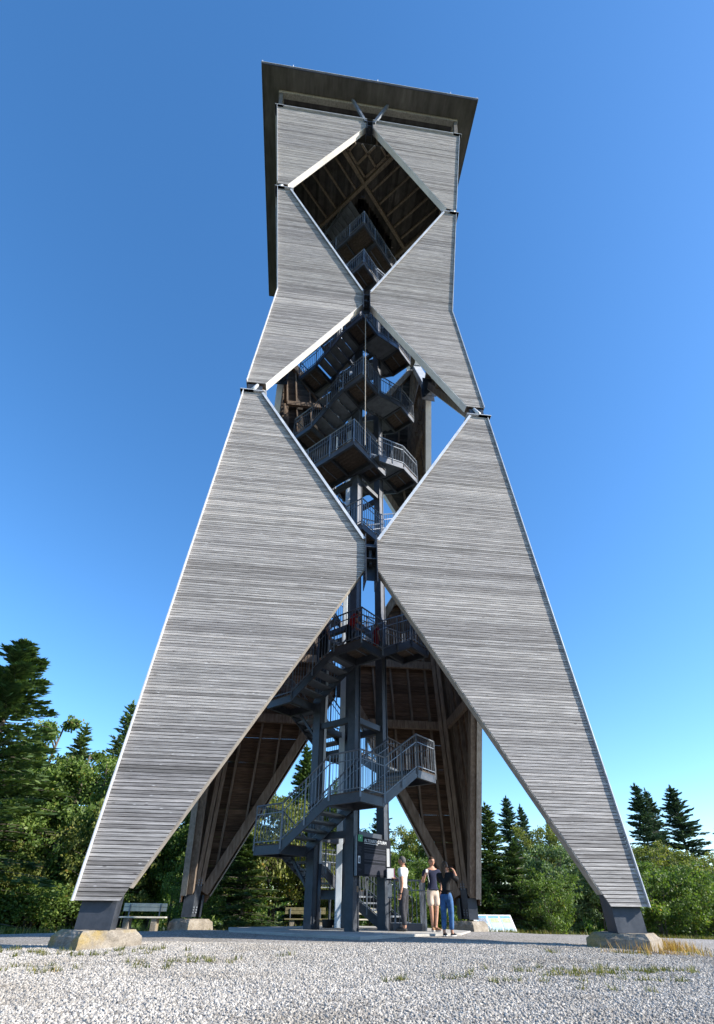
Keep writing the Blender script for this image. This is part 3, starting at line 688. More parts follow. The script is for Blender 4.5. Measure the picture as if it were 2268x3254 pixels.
def person(label, loc, rotz, H, P, outfit, hair, headturn=0, group=None):
    """local frame: faces -y, left hand at +x. P overrides joints (fractions of H)."""
    T = thing('person', label, 'person', loc, group); T.rotation_euler = (0, 0, rotz)
    J = dict(pel=(0, 0, .53), wai=(0, -.004, .61), che=(0, -.008, .72), up=(0, 0, .80), nek=(0, .004, .845), hd=(0, -.008, .885),
             lhip=(.052, 0, .51), lkn=(.058, -.008, .285), lan=(.06, .012, .045), lto=(.072, -.085, .016),
             rhip=(-.052, 0, .51), rkn=(-.058, -.008, .285), ran=(-.06, .012, .045), rto=(-.072, -.085, .016),
             lsh=(.105, 0, .805), lel=(.135, .012, .63), lwr=(.14, -.03, .485), lha=(.14, -.045, .43),
             rsh=(-.105, 0, .805), rel=(-.135, .012, .63), rwr=(-.14, -.03, .485), rha=(-.14, -.045, .43))
    J.update(P); J = {k_: Vector(v)*H for k_, v in J.items()}
    sh = outfit.get('build', 1.0); fem = outfit.get('fem', False)
    keys = ['pel', 'wai', 'che', 'up', 'nek', 'hd', 'lhip', 'lkn', 'lan', 'lto', 'rhip', 'rkn', 'ran', 'rto', 'lsh', 'lel', 'lwr', 'lha', 'rsh', 'rel', 'rwr', 'rha']
    ed = [('pel', 'wai'), ('wai', 'che'), ('che', 'up'), ('up', 'nek'), ('nek', 'hd'), ('pel', 'lhip'), ('lhip', 'lkn'), ('lkn', 'lan'), ('lan', 'lto'), ('pel', 'rhip'), ('rhip', 'rkn'), ('rkn', 'ran'), ('ran', 'rto'),
          ('up', 'lsh'), ('lsh', 'lel'), ('lel', 'lwr'), ('lwr', 'lha'), ('up', 'rsh'), ('rsh', 'rel'), ('rel', 'rwr'), ('rwr', 'rha')]
    rd = dict(pel=(.072, .058), wai=(.062*(.85 if fem else 1.05), .05), che=(.078*(.88 if fem else 1.05), .058), up=(.06, .045), nek=.032, hd=.036, lhip=.052, lkn=.033, lan=.021, lto=.018, lsh=.035, lel=.025, lwr=.017, lha=.014)
    for k_ in list(rd):
        if k_[0] == 'l': rd['r'+k_[1:]] = rd[k_]
    sc = lambda r, m_: tuple(x*H*m_*sh for x in r) if isinstance(r, tuple) else r*H*m_*sh
    ix = {k_: i for i, k_ in enumerate(keys)}
    body = skin('body', [J[k_] for k_ in keys], [(ix[a], ix[b]) for a, b in ed], [sc(rd[k_], .80 if k_ in ('pel', 'wai', 'che', 'lhip', 'rhip') else 1) for k_ in keys], M_SKIN)
    parts = [body]
    hc = J['hd']+Vector((0, -.008, .047))*H; rt = Matrix.Rotation(headturn, 3, 'Z') @ Matrix.Rotation(outfit.get('nod', 0), 3, 'X')
    def headf(v):
        if v.z < 0: v.x *= 1-.28*(-v.z)**1.3; v.y *= 1-.10*(-v.z)
        if v.y < -.75 and abs(v.x) < .22 and -.35 < v.z < .12: v.y -= .16*(1-abs(v.x)/.22)          # nose
        return v
    parts.append(ell('h', hc, (.044*H, .055*H, .066*H), M_SKIN, rt, 4, headf))
    for sx_ in (-1, 1): parts.append(ell('ear', hc+rt @ Vector((sx_*.044*H, .005*H, -.004*H)), (.006*H, .011*H, .017*H), M_SKIN, rt, 2))
    # hands: palm and five fingers
    for s_ in ('l', 'r'):
        w_, h_ = J[s_+'wr'], J[s_+'ha']; d = (h_-w_).normalized(); sd_ = Vector((0, 1, 0)) if abs(d.y) < .8 else Vector((1, 0, 0))
        side = d.cross(sd_).normalized().cross(d).normalized(); cu = d.cross(side).normalized()*(1 if s_ == 'l' else -1)
        for i, (o, l) in enumerate(((-.016, .038), (-.0055, .045), (.0055, .043), (.016, .034))):
            b0 = w_+d*.03*H+side*o*H*.8; b1 = h_+side*o*H+d*.006*H; b2 = b1+(d*.8+cu*.5)*l*.45*H; b3 = b2+(d*.4+cu*.8)*l*.4*H
            parts.append(skin('f', [b0, b1, b2, b3], [(0, 1), (1, 2), (2, 3)], [.0072*H, .0062*H, .0055*H, .0045*H], M_SKIN, 1))
        b0 = w_+d*.01*H-side*.008*H; b1 = b0+d*.02*H-side*.02*H+cu*.008*H; b2 = b1+d*.02*H-side*.004*H+cu*.012*H
        parts.append(skin('f', [b0, b1, b2], [(0, 1), (1, 2)], [.0075*H, .0065*H, .005*H], M_SKIN, 1))
    def put(name, me, **kw):
        o = bpy.data.objects.new(name, me); COL.objects.link(o); o.parent = T
        for k_, v in kw.items(): o[k_] = v
        return o
    put('body', join('body', parts))
    # face: eyes, mouth
    fm = []
    for sx_ in (-1, 1): fm.append(ell('e', hc+rt @ Vector((sx_*.017*H, -.0505*H, .004*H)), (.0065*H, .004*H, .0035*H), M_BLACK, rt, 2))
    fm.append(ell('m', hc+rt @ Vector((0, -.0500*H, -.031*H)), (.012*H, .005*H, .0022*H), M_RED, rt, 2)); put('face', join('face', fm))
    # shirt
    ar = outfit['sleeve']
    def cut(a, b, t): return lerp(J[a], J[b], t)
    sm = 1.16
    vs_ = [J['wai']+Vector((0, 0, -outfit.get('hem', .055)*H)), J['wai'], J['che'], J['up'], J['nek']+Vector((0, 0, -.02*H))]; r_ = [sc((.077, .064), 1.08), sc(rd['wai'], 1.17), sc(rd['che'], 1.12), sc(rd['up'], 1.16), .040*H]
    e_ = [(0, 1), (1, 2), (2, 3), (3, 4)]
    if ar >= 0:
        for s_ in ('l', 'r'):
            i0 = len(vs_); vs_.append(J[s_+'sh']); r_.append(sc(.037, 1.16)); e_.append((3, i0))
            vs_.append(cut(s_+'sh', s_+'el', min(1, ar))); r_.append(sc(.032, 1.25 if ar < 1 else 1.12)); e_.append((i0, i0+1))
            if ar > 1: vs_.append(cut(s_+'el', s_+'wr', ar-1)); r_.append(sc(.021, 1.25)); e_.append((i0+1, i0+2))
    put('shirt', skin('shirt', vs_, e_, r_, outfit['shirt'], root=1))
    # trousers
    lg = outfit['leg']; vs_ = [J['pel']+Vector((0, 0, .065*H)), J['pel']]; r_ = [sc(rd['pel'], 1.02), sc(rd['pel'], 1.12)]; e_ = [(0, 1)]
    for s_ in ('l', 'r'):
        i0 = len(vs_); vs_.append(J[s_+'hip']+Vector((0, 0, -.02*H))); r_.append(sc(.052, 1.14)); e_.append((1, i0))
        if lg <= 1:
            vs_.append(cut(s_+'hip', s_+'kn', lg*.6)); r_.append(sc(.046, 1.2)); e_.append((i0, i0+1))
            vs_.append(cut(s_+'hip', s_+'kn', lg)); r_.append(sc(.043, 1.3)); e_.append((i0+1, i0+2))
        else:
            vs_.append(J[s_+'kn']); r_.append(sc(.034, 1.25)); e_.append((i0, i0+1))
            vs_.append(cut(s_+'kn', s_+'an', lg-1)); r_.append(sc(.024, 1.35)); e_.append((i0+1, i0+2))
    put(outfit.get('legname', 'trousers'), skin('trousers', vs_, e_, r_, outfit['pants'], root=1))
    for s_ in ('l', 'r'):
        a, t = J[s_+'an'], J[s_+'to']; d = (t-a); d.z = 0; d.normalize(); c = (a+t)/2; c.z = .024*H
        rr = Matrix.Rotation(math.atan2(d.x, -d.y), 3, 'Z')
        def sf(v):
            v.z = max(v.z, -.75)
            if v.y < -.2 and v.z > 0: v.z *= .65
            return v
        sm_ = [ell('s', c, (.027*H, .078*H, .030*H), outfit['shoe'], rr, 3, sf)]
        if outfit.get('sole'): sm_.append(ell('s', c-Vector((0, 0, .013*H)), (.029*H, .081*H, .011*H), outfit['sole'], rr, 3))
        put('shoe', join('shoe', sm_))
    # hair
    def hairf(v):
        k_ = 1.0 if (v.z > .15 or v.y > .1-.6*v.z) else .90
        return v*k_
    hm = [ell('hair', hc+rt @ Vector((0, .006*H, .010*H)), (.0475*H, .058*H, .063*H), hair, rt, 4, lambda v: Vector((v.x, v.y, v.z)) * (1.0 if (v.z > .28 and v.y > -.93) or v.y > .12 and v.z > -.55 else .86))]
    if outfit.get('long'):
        b = hc+rt @ Vector((0, .045*H, .03*H))
        hm.append(skin('pony', [b, b+rt @ Vector((0, .028*H, -.05*H)), b+rt @ Vector((0, .025*H, -.12*H)), b+rt @ Vector((0, .02*H, -.20*H))], [(0, 1), (1, 2), (2, 3)], [.03*H, (.036*H, .022*H), (.032*H, .018*H), .010*H], hair, 2))
    put('hair', join('hair', hm))
    return T, J, hc, rt, put
# man in white t-shirt: faces the dark board, seen from behind his left shoulder
W_ = R(-90+14)      # faces -x
T, J, hc, rt, put = person('grey haired man in white t-shirt and dark jeans reaching towards the leaflet box', (1.42, -.86, -.612), R(-122), 1.80,
    dict(rel=(-.15, -.10, .66), rwr=(-.12, -.235, .705), rha=(-.115, -.285, .725), lel=(.13, .03, .63), lwr=(.125, .0, .49), lha=(.12, -.02, .435), lan=(.05, .03, .045), lto=(.055, -.07, .016), ran=(-.045, -.03, .045), rto=(-.05, -.13, .016)),
    dict(shirt=M_WHITE, sleeve=.62, pants=M_CHAR, leg=1.92, shoe=M_SHOED, hem=.085, build=1.06), M_HAIRG)
mb = MB(); mb.tube([J['lwr']+Vector((0, 0, .006)), J['lwr']-Vector((0, 0, .02))], .034, 10); mb.obj('wrist_watch', M_BLACK); o = bpy.context.scene.objects['wrist_watch']; o.parent = T
# man in navy shirt and beige shorts, facing the camera
T, J, hc, rt, put = person('man in navy t-shirt and beige shorts with glasses facing the camera', (2.22, -.85, -.612), R(8), 1.80,
    dict(rel=(-.155, .0, .64), rwr=(-.135, -.07, .745), rha=(-.12, -.085, .785), lel=(.165, .035, .64), lwr=(.125, -.02, .515), lha=(.105, -.03, .475),
         lan=(.022, .0, .045), lkn=(.045, -.01, .285), rkn=(-.04, -.01, .285), ran=(-.012, .03, .045), lto=(.05, -.09, .016), rto=(-.04, -.06, .016)),
    dict(shirt=M_NAVY, sleeve=.6, pants=M_BEIGE, leg=.86, legname='shorts', shoe=M_SHOE, sole=M_SHOEW, hem=.06), M_HAIRB)
gm = MB(); H_ = 1.80
for sx_ in (-1, 1):
    c = hc+Vector((sx_*.018*H_, -.056*H_, .004*H_)); ring = [c+Vector((.015*H_*math.cos(a), 0, .010*H_*math.sin(a))) for a in np.linspace(0, 2*math.pi, 11)]
    gm.tube(ring, .0025, 5); gm.tube([c+Vector((sx_*.015*H_, 0, .003)), c+Vector((sx_*.03*H_, .055*H_, 0))], .0022, 4)
gm.tube([hc+Vector((-.004*H_, -.058*H_, .006*H_)), hc+Vector((.004*H_, -.058*H_, .006*H_))], .0022, 4)
o = gm.obj('glasses', M_BLACK); o.parent = T
mb = MB(); h = J['rha']; mb.tube([h+Vector((0, -.03, .05)), h+Vector((.02, -.04, -.05)), h+Vector((.05, -.05, -.26))], .006, 6); mb.box(h.x-.03, h.y-.05, h.z-.02, h.x+.03, h.y-.03, h.z+.06)
o = mb.obj('sunglasses_on_cord', M_SHOEW); o['label'] = 'small white object on a cord held in the raised hand of the man in shorts'; o['category'] = 'cord'
o.matrix_world = T.matrix_basis.copy()
# woman photographing
T, J, hc, rt, put = person('woman with long brown hair in black top and blue jeans photographing with her back turned', (2.24, -2.10, -.668), R(180-38), 1.66,
    dict(rel=(-.155, -.09, .74), rwr=(-.085, -.175, .865), rha=(-.055, -.185, .905), lel=(.145, -.10, .72), lwr=(.06, -.18, .855), lha=(.035, -.19, .895),
         lan=(.058, .02, .045), ran=(-.05, -.01, .045), lto=(.07, -.075, .016), rto=(-.06, -.10, .016)),
    dict(shirt=M_BLACKC, sleeve=1.45, pants=M_JEANS, leg=1.88, shoe=M_BLACKC, sole=M_SHOEW, long=True, fem=True, hem=.01, build=1.02), M_HAIRL)
mb = MB(); hm_ = (J['rha']+J['lha'])/2; mb.box(hm_.x-.075, hm_.y-.022, hm_.z-.0, hm_.x+.075, hm_.y-.012, hm_.z+.072)
o = mb.obj('phone', M_BLACK, bevel=.004); tag(o, 'black smartphone held up by the woman in blue jeans', 'phone'); o.matrix_world = T.matrix_basis.copy()
mb = MB(); mb.box(-.072*1.6, .072*1.62, .49*1.62, -.02, .080*1.62, .555*1.62); 
o = mb.obj('back_pocket', M_JEANS); o.parent = T
# people up on the stairs
zl = 6.95
person('blond woman in navy sleeveless top climbing the stairs on the upper landing', (-1.05, -1.2, zl-.12), R(120), 1.68, dict(lel=(.13, .06, .65), lwr=(.13, .0, .50), lto=(.07, -.085, .016)),
       dict(shirt=M_NAVY, sleeve=-1, pants=M_BLACKC, leg=1.9, shoe=M_SHOED, fem=True, build=1.12), M_HAIRY)
person('man with dark red shirt leaning forward on the upper landing', (-.30, -1.75, zl), R(90), 1.62, dict(wai=(0, -.03, .60), che=(0, -.08, .69), up=(0, -.13, .755), nek=(0, -.16, .785), hd=(0, -.19, .815), lsh=(.105, -.12, .755), rsh=(-.105, -.12, .755),
       lel=(.13, -.16, .60), lwr=(.12, -.25, .55), lha=(.11, -.29, .53), rel=(-.13, -.16, .60), rwr=(-.12, -.25, .55), rha=(-.11, -.29, .53)),
       dict(shirt=M_RED, sleeve=.6, pants=M_BLACKC, leg=1.9, shoe=M_SHOED, build=1.1), M_HAIRB)
person('child in red top and shorts beside the steps of the upper landing', (.62, -1.55, zl), R(110), 1.18, {}, dict(shirt=M_RED, sleeve=.6, pants=M_RED, leg=.9, legname='shorts', shoe=M_SHOEW), M_HAIRB)

# ------------------------------------------------------------------ information board with lettering
B0, B1 = Vector((.085, -1.30, 0)), Vector((1.215, -.17, 0)); bu = (B1-B0).normalized(); bn = Vector((bu.y, -bu.x, 0)); BW = (B1-B0).length
SIGN = thing('information_board', 'large dark information board with white heading and green logo between the stair columns', 'sign', B0+Vector((0, 0, .66)))
def bp(u, z, n=0): return B0+bu*u+Vector((0, 0, z))+bn*n
def bbox(u0, z0, u1, z1, n0, n1, m, name):
    mb = MB(); mb.hexa([bp(u0, z0, n1), bp(u1, z0, n1), bp(u1, z0, n0), bp(u0, z0, n0), bp(u0, z1, n1), bp(u1, z1, n1), bp(u1, z1, n0), bp(u0, z1, n0)]); return mb.obj(name, m, SIGN)
z0, z1 = .665, 1.655
bbox(0, z0, BW, z1, -.03, 0, M_SIGN, 'board'); bbox(-.03, z0, -.004, z1, -.05, .012, M_RAIL, 'side_rail')
bbox(.05, z1-.14, .25, z1+.03, .001, .006, M_GREEN, 'logo')
mb = MB(); mb.hexa([bp(.14, z1-.06, .008), bp(.165, z1-.06, .008), bp(.165, z1-.06, .006), bp(.14, z1-.06, .006), bp(.15, z1-.02, .008), bp(.156, z1-.02, .008), bp(.156, z1-.02, .006), bp(.15, z1-.02, .006)]); mb.obj('logo_mark', M_LETTER, SIGN)
def text(body, size, u, z, parent, m, orient, ext=.002, name='lettering'):
    c = bpy.data.curves.new(name, 'FONT'); c.body = body; c.size = size; c.extrude = ext; c.offset = 0; c.space_character = 1.12
    o = bpy.data.objects.new(name, c); COL.objects.link(o); dg = bpy.context.evaluated_depsgraph_get(); dg.update()
    me = bpy.data.meshes.new_from_object(o.evaluated_get(dg)); bpy.data.objects.remove(o); me.materials.clear(); me.materials.append(m)
    o = bpy.data.objects.new(name, me); COL.objects.link(o); o.matrix_world = orient; 
    if parent: o.parent = parent; o.matrix_parent_inverse = Matrix.Translation(parent.location).inverted()
    return o
def orient_at(p): return Matrix(((bu.x, 0, bn.x, p.x), (bu.y, 0, bn.y, p.y), (0, 1, 0, p.z), (0, 0, 0, 1)))
text('ALTENBERGTURM', .118, 0, 0, SIGN, M_LETTER, orient_at(bp(.33, z1-.135, .004)))
bbox(.33, z1-.172, .95, z1-.160, .001, .003, M_LETTER, 'subtitle_line')
for (ua, za, ub, zb_) in ((.34, .72, 1.38, .97), (.34, 1.03, 1.42, 1.06), (.34, 1.10, 1.42, 1.24), (.34, 1.29, 1.44, 1.31), (.34, 1.35, 1.44, 1.38), (.34, 1.42, .80, 1.435)):
    n = max(1, int((zb_-za)/.028)); mb = MB()
    for i in range(n):
        a = za+(zb_-za)*i/n; b = a+(zb_-za)/n*.78; uu = ub-random.random()*.12
        mb.hexa([bp(ua, a, .003), bp(uu, a, .003), bp(uu, a, .001), bp(ua, a, .001), bp(ua, b, .003), bp(uu, b, .003), bp(uu, b, .001), bp(ua, b, .001)])
    mb.obj('text_block', M_SIGNL, SIGN)
for (za, zb_) in ((1.22, 1.42), (.78, .88)):
    n = int((zb_-za)/.03); mb = MB()
    for i in range(n):
        a = za+.03*i; uu = .24-random.random()*.08; mb.hexa([bp(.07, a, .003), bp(uu, a, .003), bp(uu, a, .001), bp(.07, a, .001), bp(.07, a+.012, .003), bp(uu, a+.012, .003), bp(uu, a+.012, .001), bp(.07, a+.012, .001)])
    mb.obj('text_block', M_SIGNL, SIGN)
bbox(.06, .97, .15, 1.15, .001, .004, M_LETTER, 'emblem'); bbox(.08, .99, .13, 1.09, .004, .006, M_SIGN, 'emblem_figure'); bbox(.092, 1.09, .118, 1.125, .004, .006, M_SIGN, 'emblem_figure')
# leaflet box and small notice hanging on the right column
LB = thing('leaflet_box', 'small white leaflet box with magenta side on the right stair column', 'box', (1.16, -.40, .62))
mb = MB(); mb.box(1.04, -.48, .64, 1.24, -.36, .90); mb.obj('box_body', M_PAINTW, LB, bevel=.006)
mb = MB(); mb.box(1.241, -.485, .66, 1.252, -.355, .90); mb.obj('side_print', M_PINK, LB)
mb = MB(); mb.box(1.02, -.50, .60, 1.27, -.35, .638); mb.obj('tray', M_SIGNL, LB)
o = MB(); o.box(1.06, -.36, .95, 1.14, -.345, 1.42); tag(o.obj('poster', M_PAINTW), 'narrow pale poster strip beside the dark information board', 'poster')
o = MB(); o.box(1.08, -.34, .16, 1.20, -.325, .52); tag(o.obj('notice', M_RAIL), 'small grey notice plate below the leaflet box', 'notice')
o = MB(); o.box(.10, -1.26, .28, .15, -1.235, .42); 
NB = o.obj('button_plate', M_SHOE); tag(NB, 'small brown plate on the front column under the dark board', 'plate')
# white cabinet panel and rail behind the core
CB = thing('control_cabinet', 'white cabinet panel with low rail behind the stair core', 'cabinet', (-.55, 2.9, -.7))
mb = MB(); mb.box(-.82, 2.75, .78, -.30, 3.0, 1.22); mb.obj('panel', M_PAINTW, CB)
mb = MB(); mb.box(-.84, 2.73, 1.24, .1, 3.02, 1.27); mb.tube([(-.8, 2.75, 1.62), (.1, 2.75, 1.62)], .02, 6)
for x in (-.8, -.62, -.45, -.27, -.1, .08): mb.tube([(x, 2.75, 1.25), (x, 2.75, 1.62)], .012, 5)
mb.obj('rail', M_RAIL, CB)
mb = MB(); mb.tube([(-.3, 2.9, -.78), (-.3, 2.9, .78)], .04, 8); mb.tube([(-.78, 2.9, -.78), (-.78, 2.9, .78)], .04, 8); mb.obj('leg', M_STEELD, CB)
for i, (x, y, lab) in enumerate(((-.46, 1.25, 'dark round tub on the slab behind the front column, left one'), (-.14, 1.30, 'dark round tub on the slab behind the front column, right one'))):
    mb = MB(); mb.tube([(x, y, -.61), (x, y, -.60), (x, y, -.42), (x, y, -.40), (x, y, -.40)], [.14, .15, .17, .175, .12], 14); tag(mb.obj('tub', M_TUB, smooth=True), lab, 'tub', 'dark tubs on the slab')

# ------------------------------------------------------------------ benches
def bench(label, loc, rotz, wood, L=1.48):
    B = thing('park_bench', label, 'bench', loc); B.rotation_euler = (0, 0, rotz)
    def part(name, x0, y0, z0, x1, y1, z1, m, bv=.008):
        mb = MB(); mb.box(x0, y0, z0, x1, y1, z1); o = mb.obj(name, m, bevel=bv); o.parent = B
    for i in range(3): part('seat_plank', -L/2-.04, -.26+i*.15, .40, L/2+.1, -.26+i*.15+.135, .445, wood)
    part('backrest_plank', -L/2, .20, .60, L/2, .245, .725, wood); part('backrest_plank', -L/2, .21, .735, L/2, .255, .85, wood)
    for s_ in (-1, 1):
        part('leg', s_*(L/2-.28)-.10, -.20, -.2, s_*(L/2-.28)+.10, .16, .40, M_CONC, .015)
        part('backrest_bar', s_*(L/2-.22)-.02, .165, .30, s_*(L/2-.22)+.02, .198, .82, M_RAIL)
    return B
bench('bleached plank bench with concrete feet beside the left front leg of the tower', (-6.62, 4.86, gz(-6.62, 4.86)+.02), R(-2), M_BENCH)
bench('mossy brown bench seen behind the stair core', (-.9, 8.3, gz(-.9, 8.3)), R(3), M_BENCHD, 1.7)
bench('pale bench seen through the first steps of the stairs', (1.5, 8.0, gz(1.5, 8.0)), R(3), M_BENCH, 1.9)

# ------------------------------------------------------------------ slanted info desk
D = thing('info_desk', 'white slanted desk with three framed map panels near the right rear footing', 'sign', (7.6, 8.5, gz(7.6, 8.5)))
dz0 = gz(7.6, 8.5)
def dp(u, v, n=0): return Vector((6.40+u*1.78-v*.07, 8.25+v*.42-n*.6+u*.1, dz0+.12+v*.62+n*.7))
def dq(u0, v0, u1, v1, n, m, name):
    mb = MB(); mb.hexa([dp(u0, v0, n-.03), dp(u1, v0, n-.03), dp(u1, v1, n-.03), dp(u0, v1, n-.03), dp(u0, v0, n), dp(u1, v0, n), dp(u1, v1, n), dp(u0, v1, n)]); mb.obj(name, m, D)
dq(0, 0, 1, 1, 0, M_PAINTW, 'desk_top')
for i, u in enumerate((.09, .395, .70)):
    dq(u, .07, u+.27, .93, .012, M_LBLUE, 'panel'); dq(u+.01, .80, u+.26, .90, .016, M_BLUE, 'panel_heading')
    dq(u+.03, .50, u+.24, .78, .016, (M_POST, M_PGREEN, M_PGREEN)[i], 'panel_picture')
    if i == 0: dq(u+.16, .12, u+.25, .30, .016, M_POST, 'panel_picture')
for u in (.06, .38, .68, .97):
    mb = MB(); p = dp(u, .4, -.05); mb.tube([(p.x, p.y, dz0-.2), p], .025, 6); mb.obj('leg', M_RAIL, D)

# ------------------------------------------------------------------ trees
def leaves(mb_v, mb_f, cents, size, rg, aspect=.6, spread=1.0, updir=.3):
    n = len(cents); d = rg.normal(size=(n, 3)); d[:, 2] = d[:, 2]*.6+updir; d /= np.linalg.norm(d, axis=1)[:, None]
    e = rg.normal(size=(n, 3)); e -= (e*d).sum(1)[:, None]*d; e /= np.linalg.norm(e, axis=1)[:, None]; f = np.cross(d, e)
    s_ = size*(.6+.8*rg.random(n))[:, None]
    return np.stack([cents-e*s_*.5, cents+f*s_*aspect*.5, cents+e*s_*.5, cents-f*s_*aspect*.5], 1).reshape(-1, 3)
def quads_mesh(name, V, tones, m):
    n = len(V)//4; me = bpy.data.meshes.new(name); me.vertices.add(n*4); me.vertices.foreach_set('co', V.astype(np.float32).ravel())
    me.loops.add(n*4); me.loops.foreach_set('vertex_index', np.arange(n*4, dtype=np.int32)); me.polygons.add(n)
    me.polygons.foreach_set('loop_start', np.arange(0, n*4, 4, dtype=np.int32)); me.update(calc_edges=True)
    a = me.attributes.new('tone', 'FLOAT', 'FACE'); a.data.foreach_set('value', tones.astype(np.float32)); me.materials.append(m); me.update(); return me
def broadleaf(seed, H, Wd, nleaf, leaf, m, bare=.0, shape='tree'):
    rg = np.random.default_rng(seed); rnd = random.Random(seed); tr = MB(); clumps = []
    stems = 1 if shape == 'tree' else 4
    for s_ in range(stems):
        a0 = rnd.random()*6.28; lean = .12 if stems == 1 else .35*Wd/H; top = Vector((math.cos(a0)*lean*H*.5, math.sin(a0)*lean*H*.5, H*rnd.uniform(.8, .97)))
        pts = [Vector((math.cos(a0)*.15*(stems > 1), math.sin(a0)*.15*(stems > 1), -.4))]
        for i in range(1, 7): t = i/6; pts.append(top*t+Vector((rnd.uniform(-.12, .12), rnd.uniform(-.12, .12), 0))*H*.1)
        r0 = H*.016/(stems**.4); tr.tube(pts, [r0*(1-.13*i) for i in range(7)], 7)
        nb = int(26/stems**.5)
        for b in range(nb):
            t = rnd.uniform(.10 if stems > 1 else .18, .98); base = pts[min(5, int(t*6))].lerp(pts[min(6, int(t*6)+1)], t*6-int(t*6)) if t < 1 else pts[6]
            prof_ = (math.sin(math.pi*min(1, (t*.85+.12)))**.7); L = Wd*.5*prof_*rnd.uniform(.65, 1.1); an = rnd.random()*6.28
            d = Vector((math.cos(an), math.sin(an), rnd.uniform(.1, .7))); end = base+d*L
            if end.z > H: end.z = H-rnd.random()*.3
            mid = base.lerp(end, .5)+Vector((0, 0, .08*L)); tr.tube([base, mid, end], [r0*.35, r0*.22, r0*.08], 4, cap=False)
            k_ = max(4, int(L*4.5))
            for c in range(k_):
                f = rnd.uniform(.35, 1.05); cpt = base.lerp(end, f)+Vector((rnd.gauss(0, .18), rnd.gauss(0, .18), rnd.gauss(0, .16)))*L*.6
                if rnd.random() > bare: clumps.append((cpt, rnd.uniform(.16, .46)*(.35+.2*Wd/3), rnd.random()))
    w_ = np.array([c[1]**2 for c in clumps]); w_ /= w_.sum(); idx = rg.choice(len(clumps), nleaf, p=w_)
    C = np.array([list(c[0]) for c in clumps])[idx]; rr = np.array([c[1] for c in clumps])[idx]; tn = np.array([c[2] for c in clumps])[idx]
    off = rg.normal(size=(nleaf, 3)); off /= np.linalg.norm(off, axis=1)[:, None]; off *= (rg.random(nleaf)**.6*rr*1.6)[:, None]; off[:, 2] *= .75
    P = C+off; P = P[P[:, 2] > .02]; tn = tn[:len(P)] if len(tn) != len(P) else tn
    V = leaves(None, None, P, leaf, rg); tones = np.clip(.25+.35*tn+rg.normal(0, .2, len(P)), 0, 1)
    return tr.mesh('trunk', M_BARK, True), quads_mesh('crown', V, tones, m)
def conifer(seed, H, Wd, m, dens=1.0, dead=0.0, leaf=.16):
    rg = np.random.default_rng(seed); rnd = random.Random(seed); tr = MB()
    pts = [Vector((rnd.gauss(0, .02)*t*H*.3, rnd.gauss(0, .02)*t*H*.3, t*H-.4*(t == 0))) for t in np.linspace(0, 1, 9)]
    tr.tube(pts, [H*.014*(1-.98*i/8)+.01 for i in range(9)], 7)
    Cs = []; Dv = []; Tn = []; z = H*.05
    while z < H*.985:
        zb = z
        t = z/H; L0 = Wd*.5*(1-t)**.82*(1 if t > .15 else .8)+.08; nb = 6 if t < .8 else 5
        for b in range(nb):
            an = rnd.random()*6.28; L = L0*rnd.choice((.55, .8, 1, 1, 1.2))*rnd.uniform(.8, 1.1); rise = .15+.75*t**2; gone = rnd.random() < dead*(1.1-t)
            z = min(H*.98, zb+rnd.uniform(-.5, .5)*max(.12, L0*.28)); e_ = Vector((math.cos(an), math.sin(an), 0)); ctr = Vector((np.interp(z, [p.z for p in pts], [p.x for p in pts]), np.interp(z, [p.z for p in pts], [p.y for p in pts]), z))
            bend = [ctr, ctr+e_*L*.5+Vector((0, 0, L*(rise*.5-.10))), ctr+e_*L+Vector((0, 0, L*(rise*.8-.22)))]
            tr.tube(bend, [.02+.004*L, .014, .005], 4, cap=False)
            if gone: continue
            tn = rnd.random(); n = int(L*46*dens)+6
            f = rg.random(n)**.75; P0 = np.array(bend[0]); P1 = np.array(bend[1]); P2 = np.array(bend[2]); ff = f[:, None]
            base = (1-ff)**2*P0+2*ff*(1-ff)*P1+ff**2*P2
            side = np.array([-e_.y, e_.x, 0]); sw = rg.uniform(-1, 1, n)*L*.36*(1.05-f)**.6*np.minimum(1, f*3+.15)
            C = base+side*sw[:, None]; C[:, 2] -= np.abs(sw)*.25+rg.random(n)*.10*L*.5
            fwd = np.array(e_)*.75+side*(np.sign(sw)*.65)[:, None]; fwd[:, 2] += rg.normal(-.12+.5*t, .22, n)
            Cs.append(C); Dv.append(fwd); Tn.append(np.full(n, tn))
        z = zb+max(.09, L0*.135)
    # leader
    n = 14; C = np.array([[pts[-1].x, pts[-1].y, H*.985]]*n)+rg.normal(0, .03, (n, 3)); C[:, 2] += rg.random(n)*.25; Cs.append(C); d = rg.normal(0, .3, (n, 3)); d[:, 2] = 1; Dv.append(d); Tn.append(np.full(n, .5))
    C = np.concatenate(Cs); D_ = np.concatenate(Dv); D_ /= np.linalg.norm(D_, axis=1)[:, None]; n = len(C)
    up = rg.normal(0, .5, (n, 3)); up[:, 2] += 1; f_ = np.cross(D_, up); f_ /= np.linalg.norm(f_, axis=1)[:, None]; s_ = (leaf*(.7+.7*rg.random(n)))[:, None]
    V = np.stack([C-D_*s_*.5, C+f_*s_*.2, C+D_*s_*.75, C-f_*s_*.2], 1).reshape(-1, 3)
    return tr.mesh('trunk', M_BARK, True), quads_mesh('crown', V, np.clip(.2+.4*np.concatenate(Tn)+rg.normal(0, .2, n), 0, 1), m)
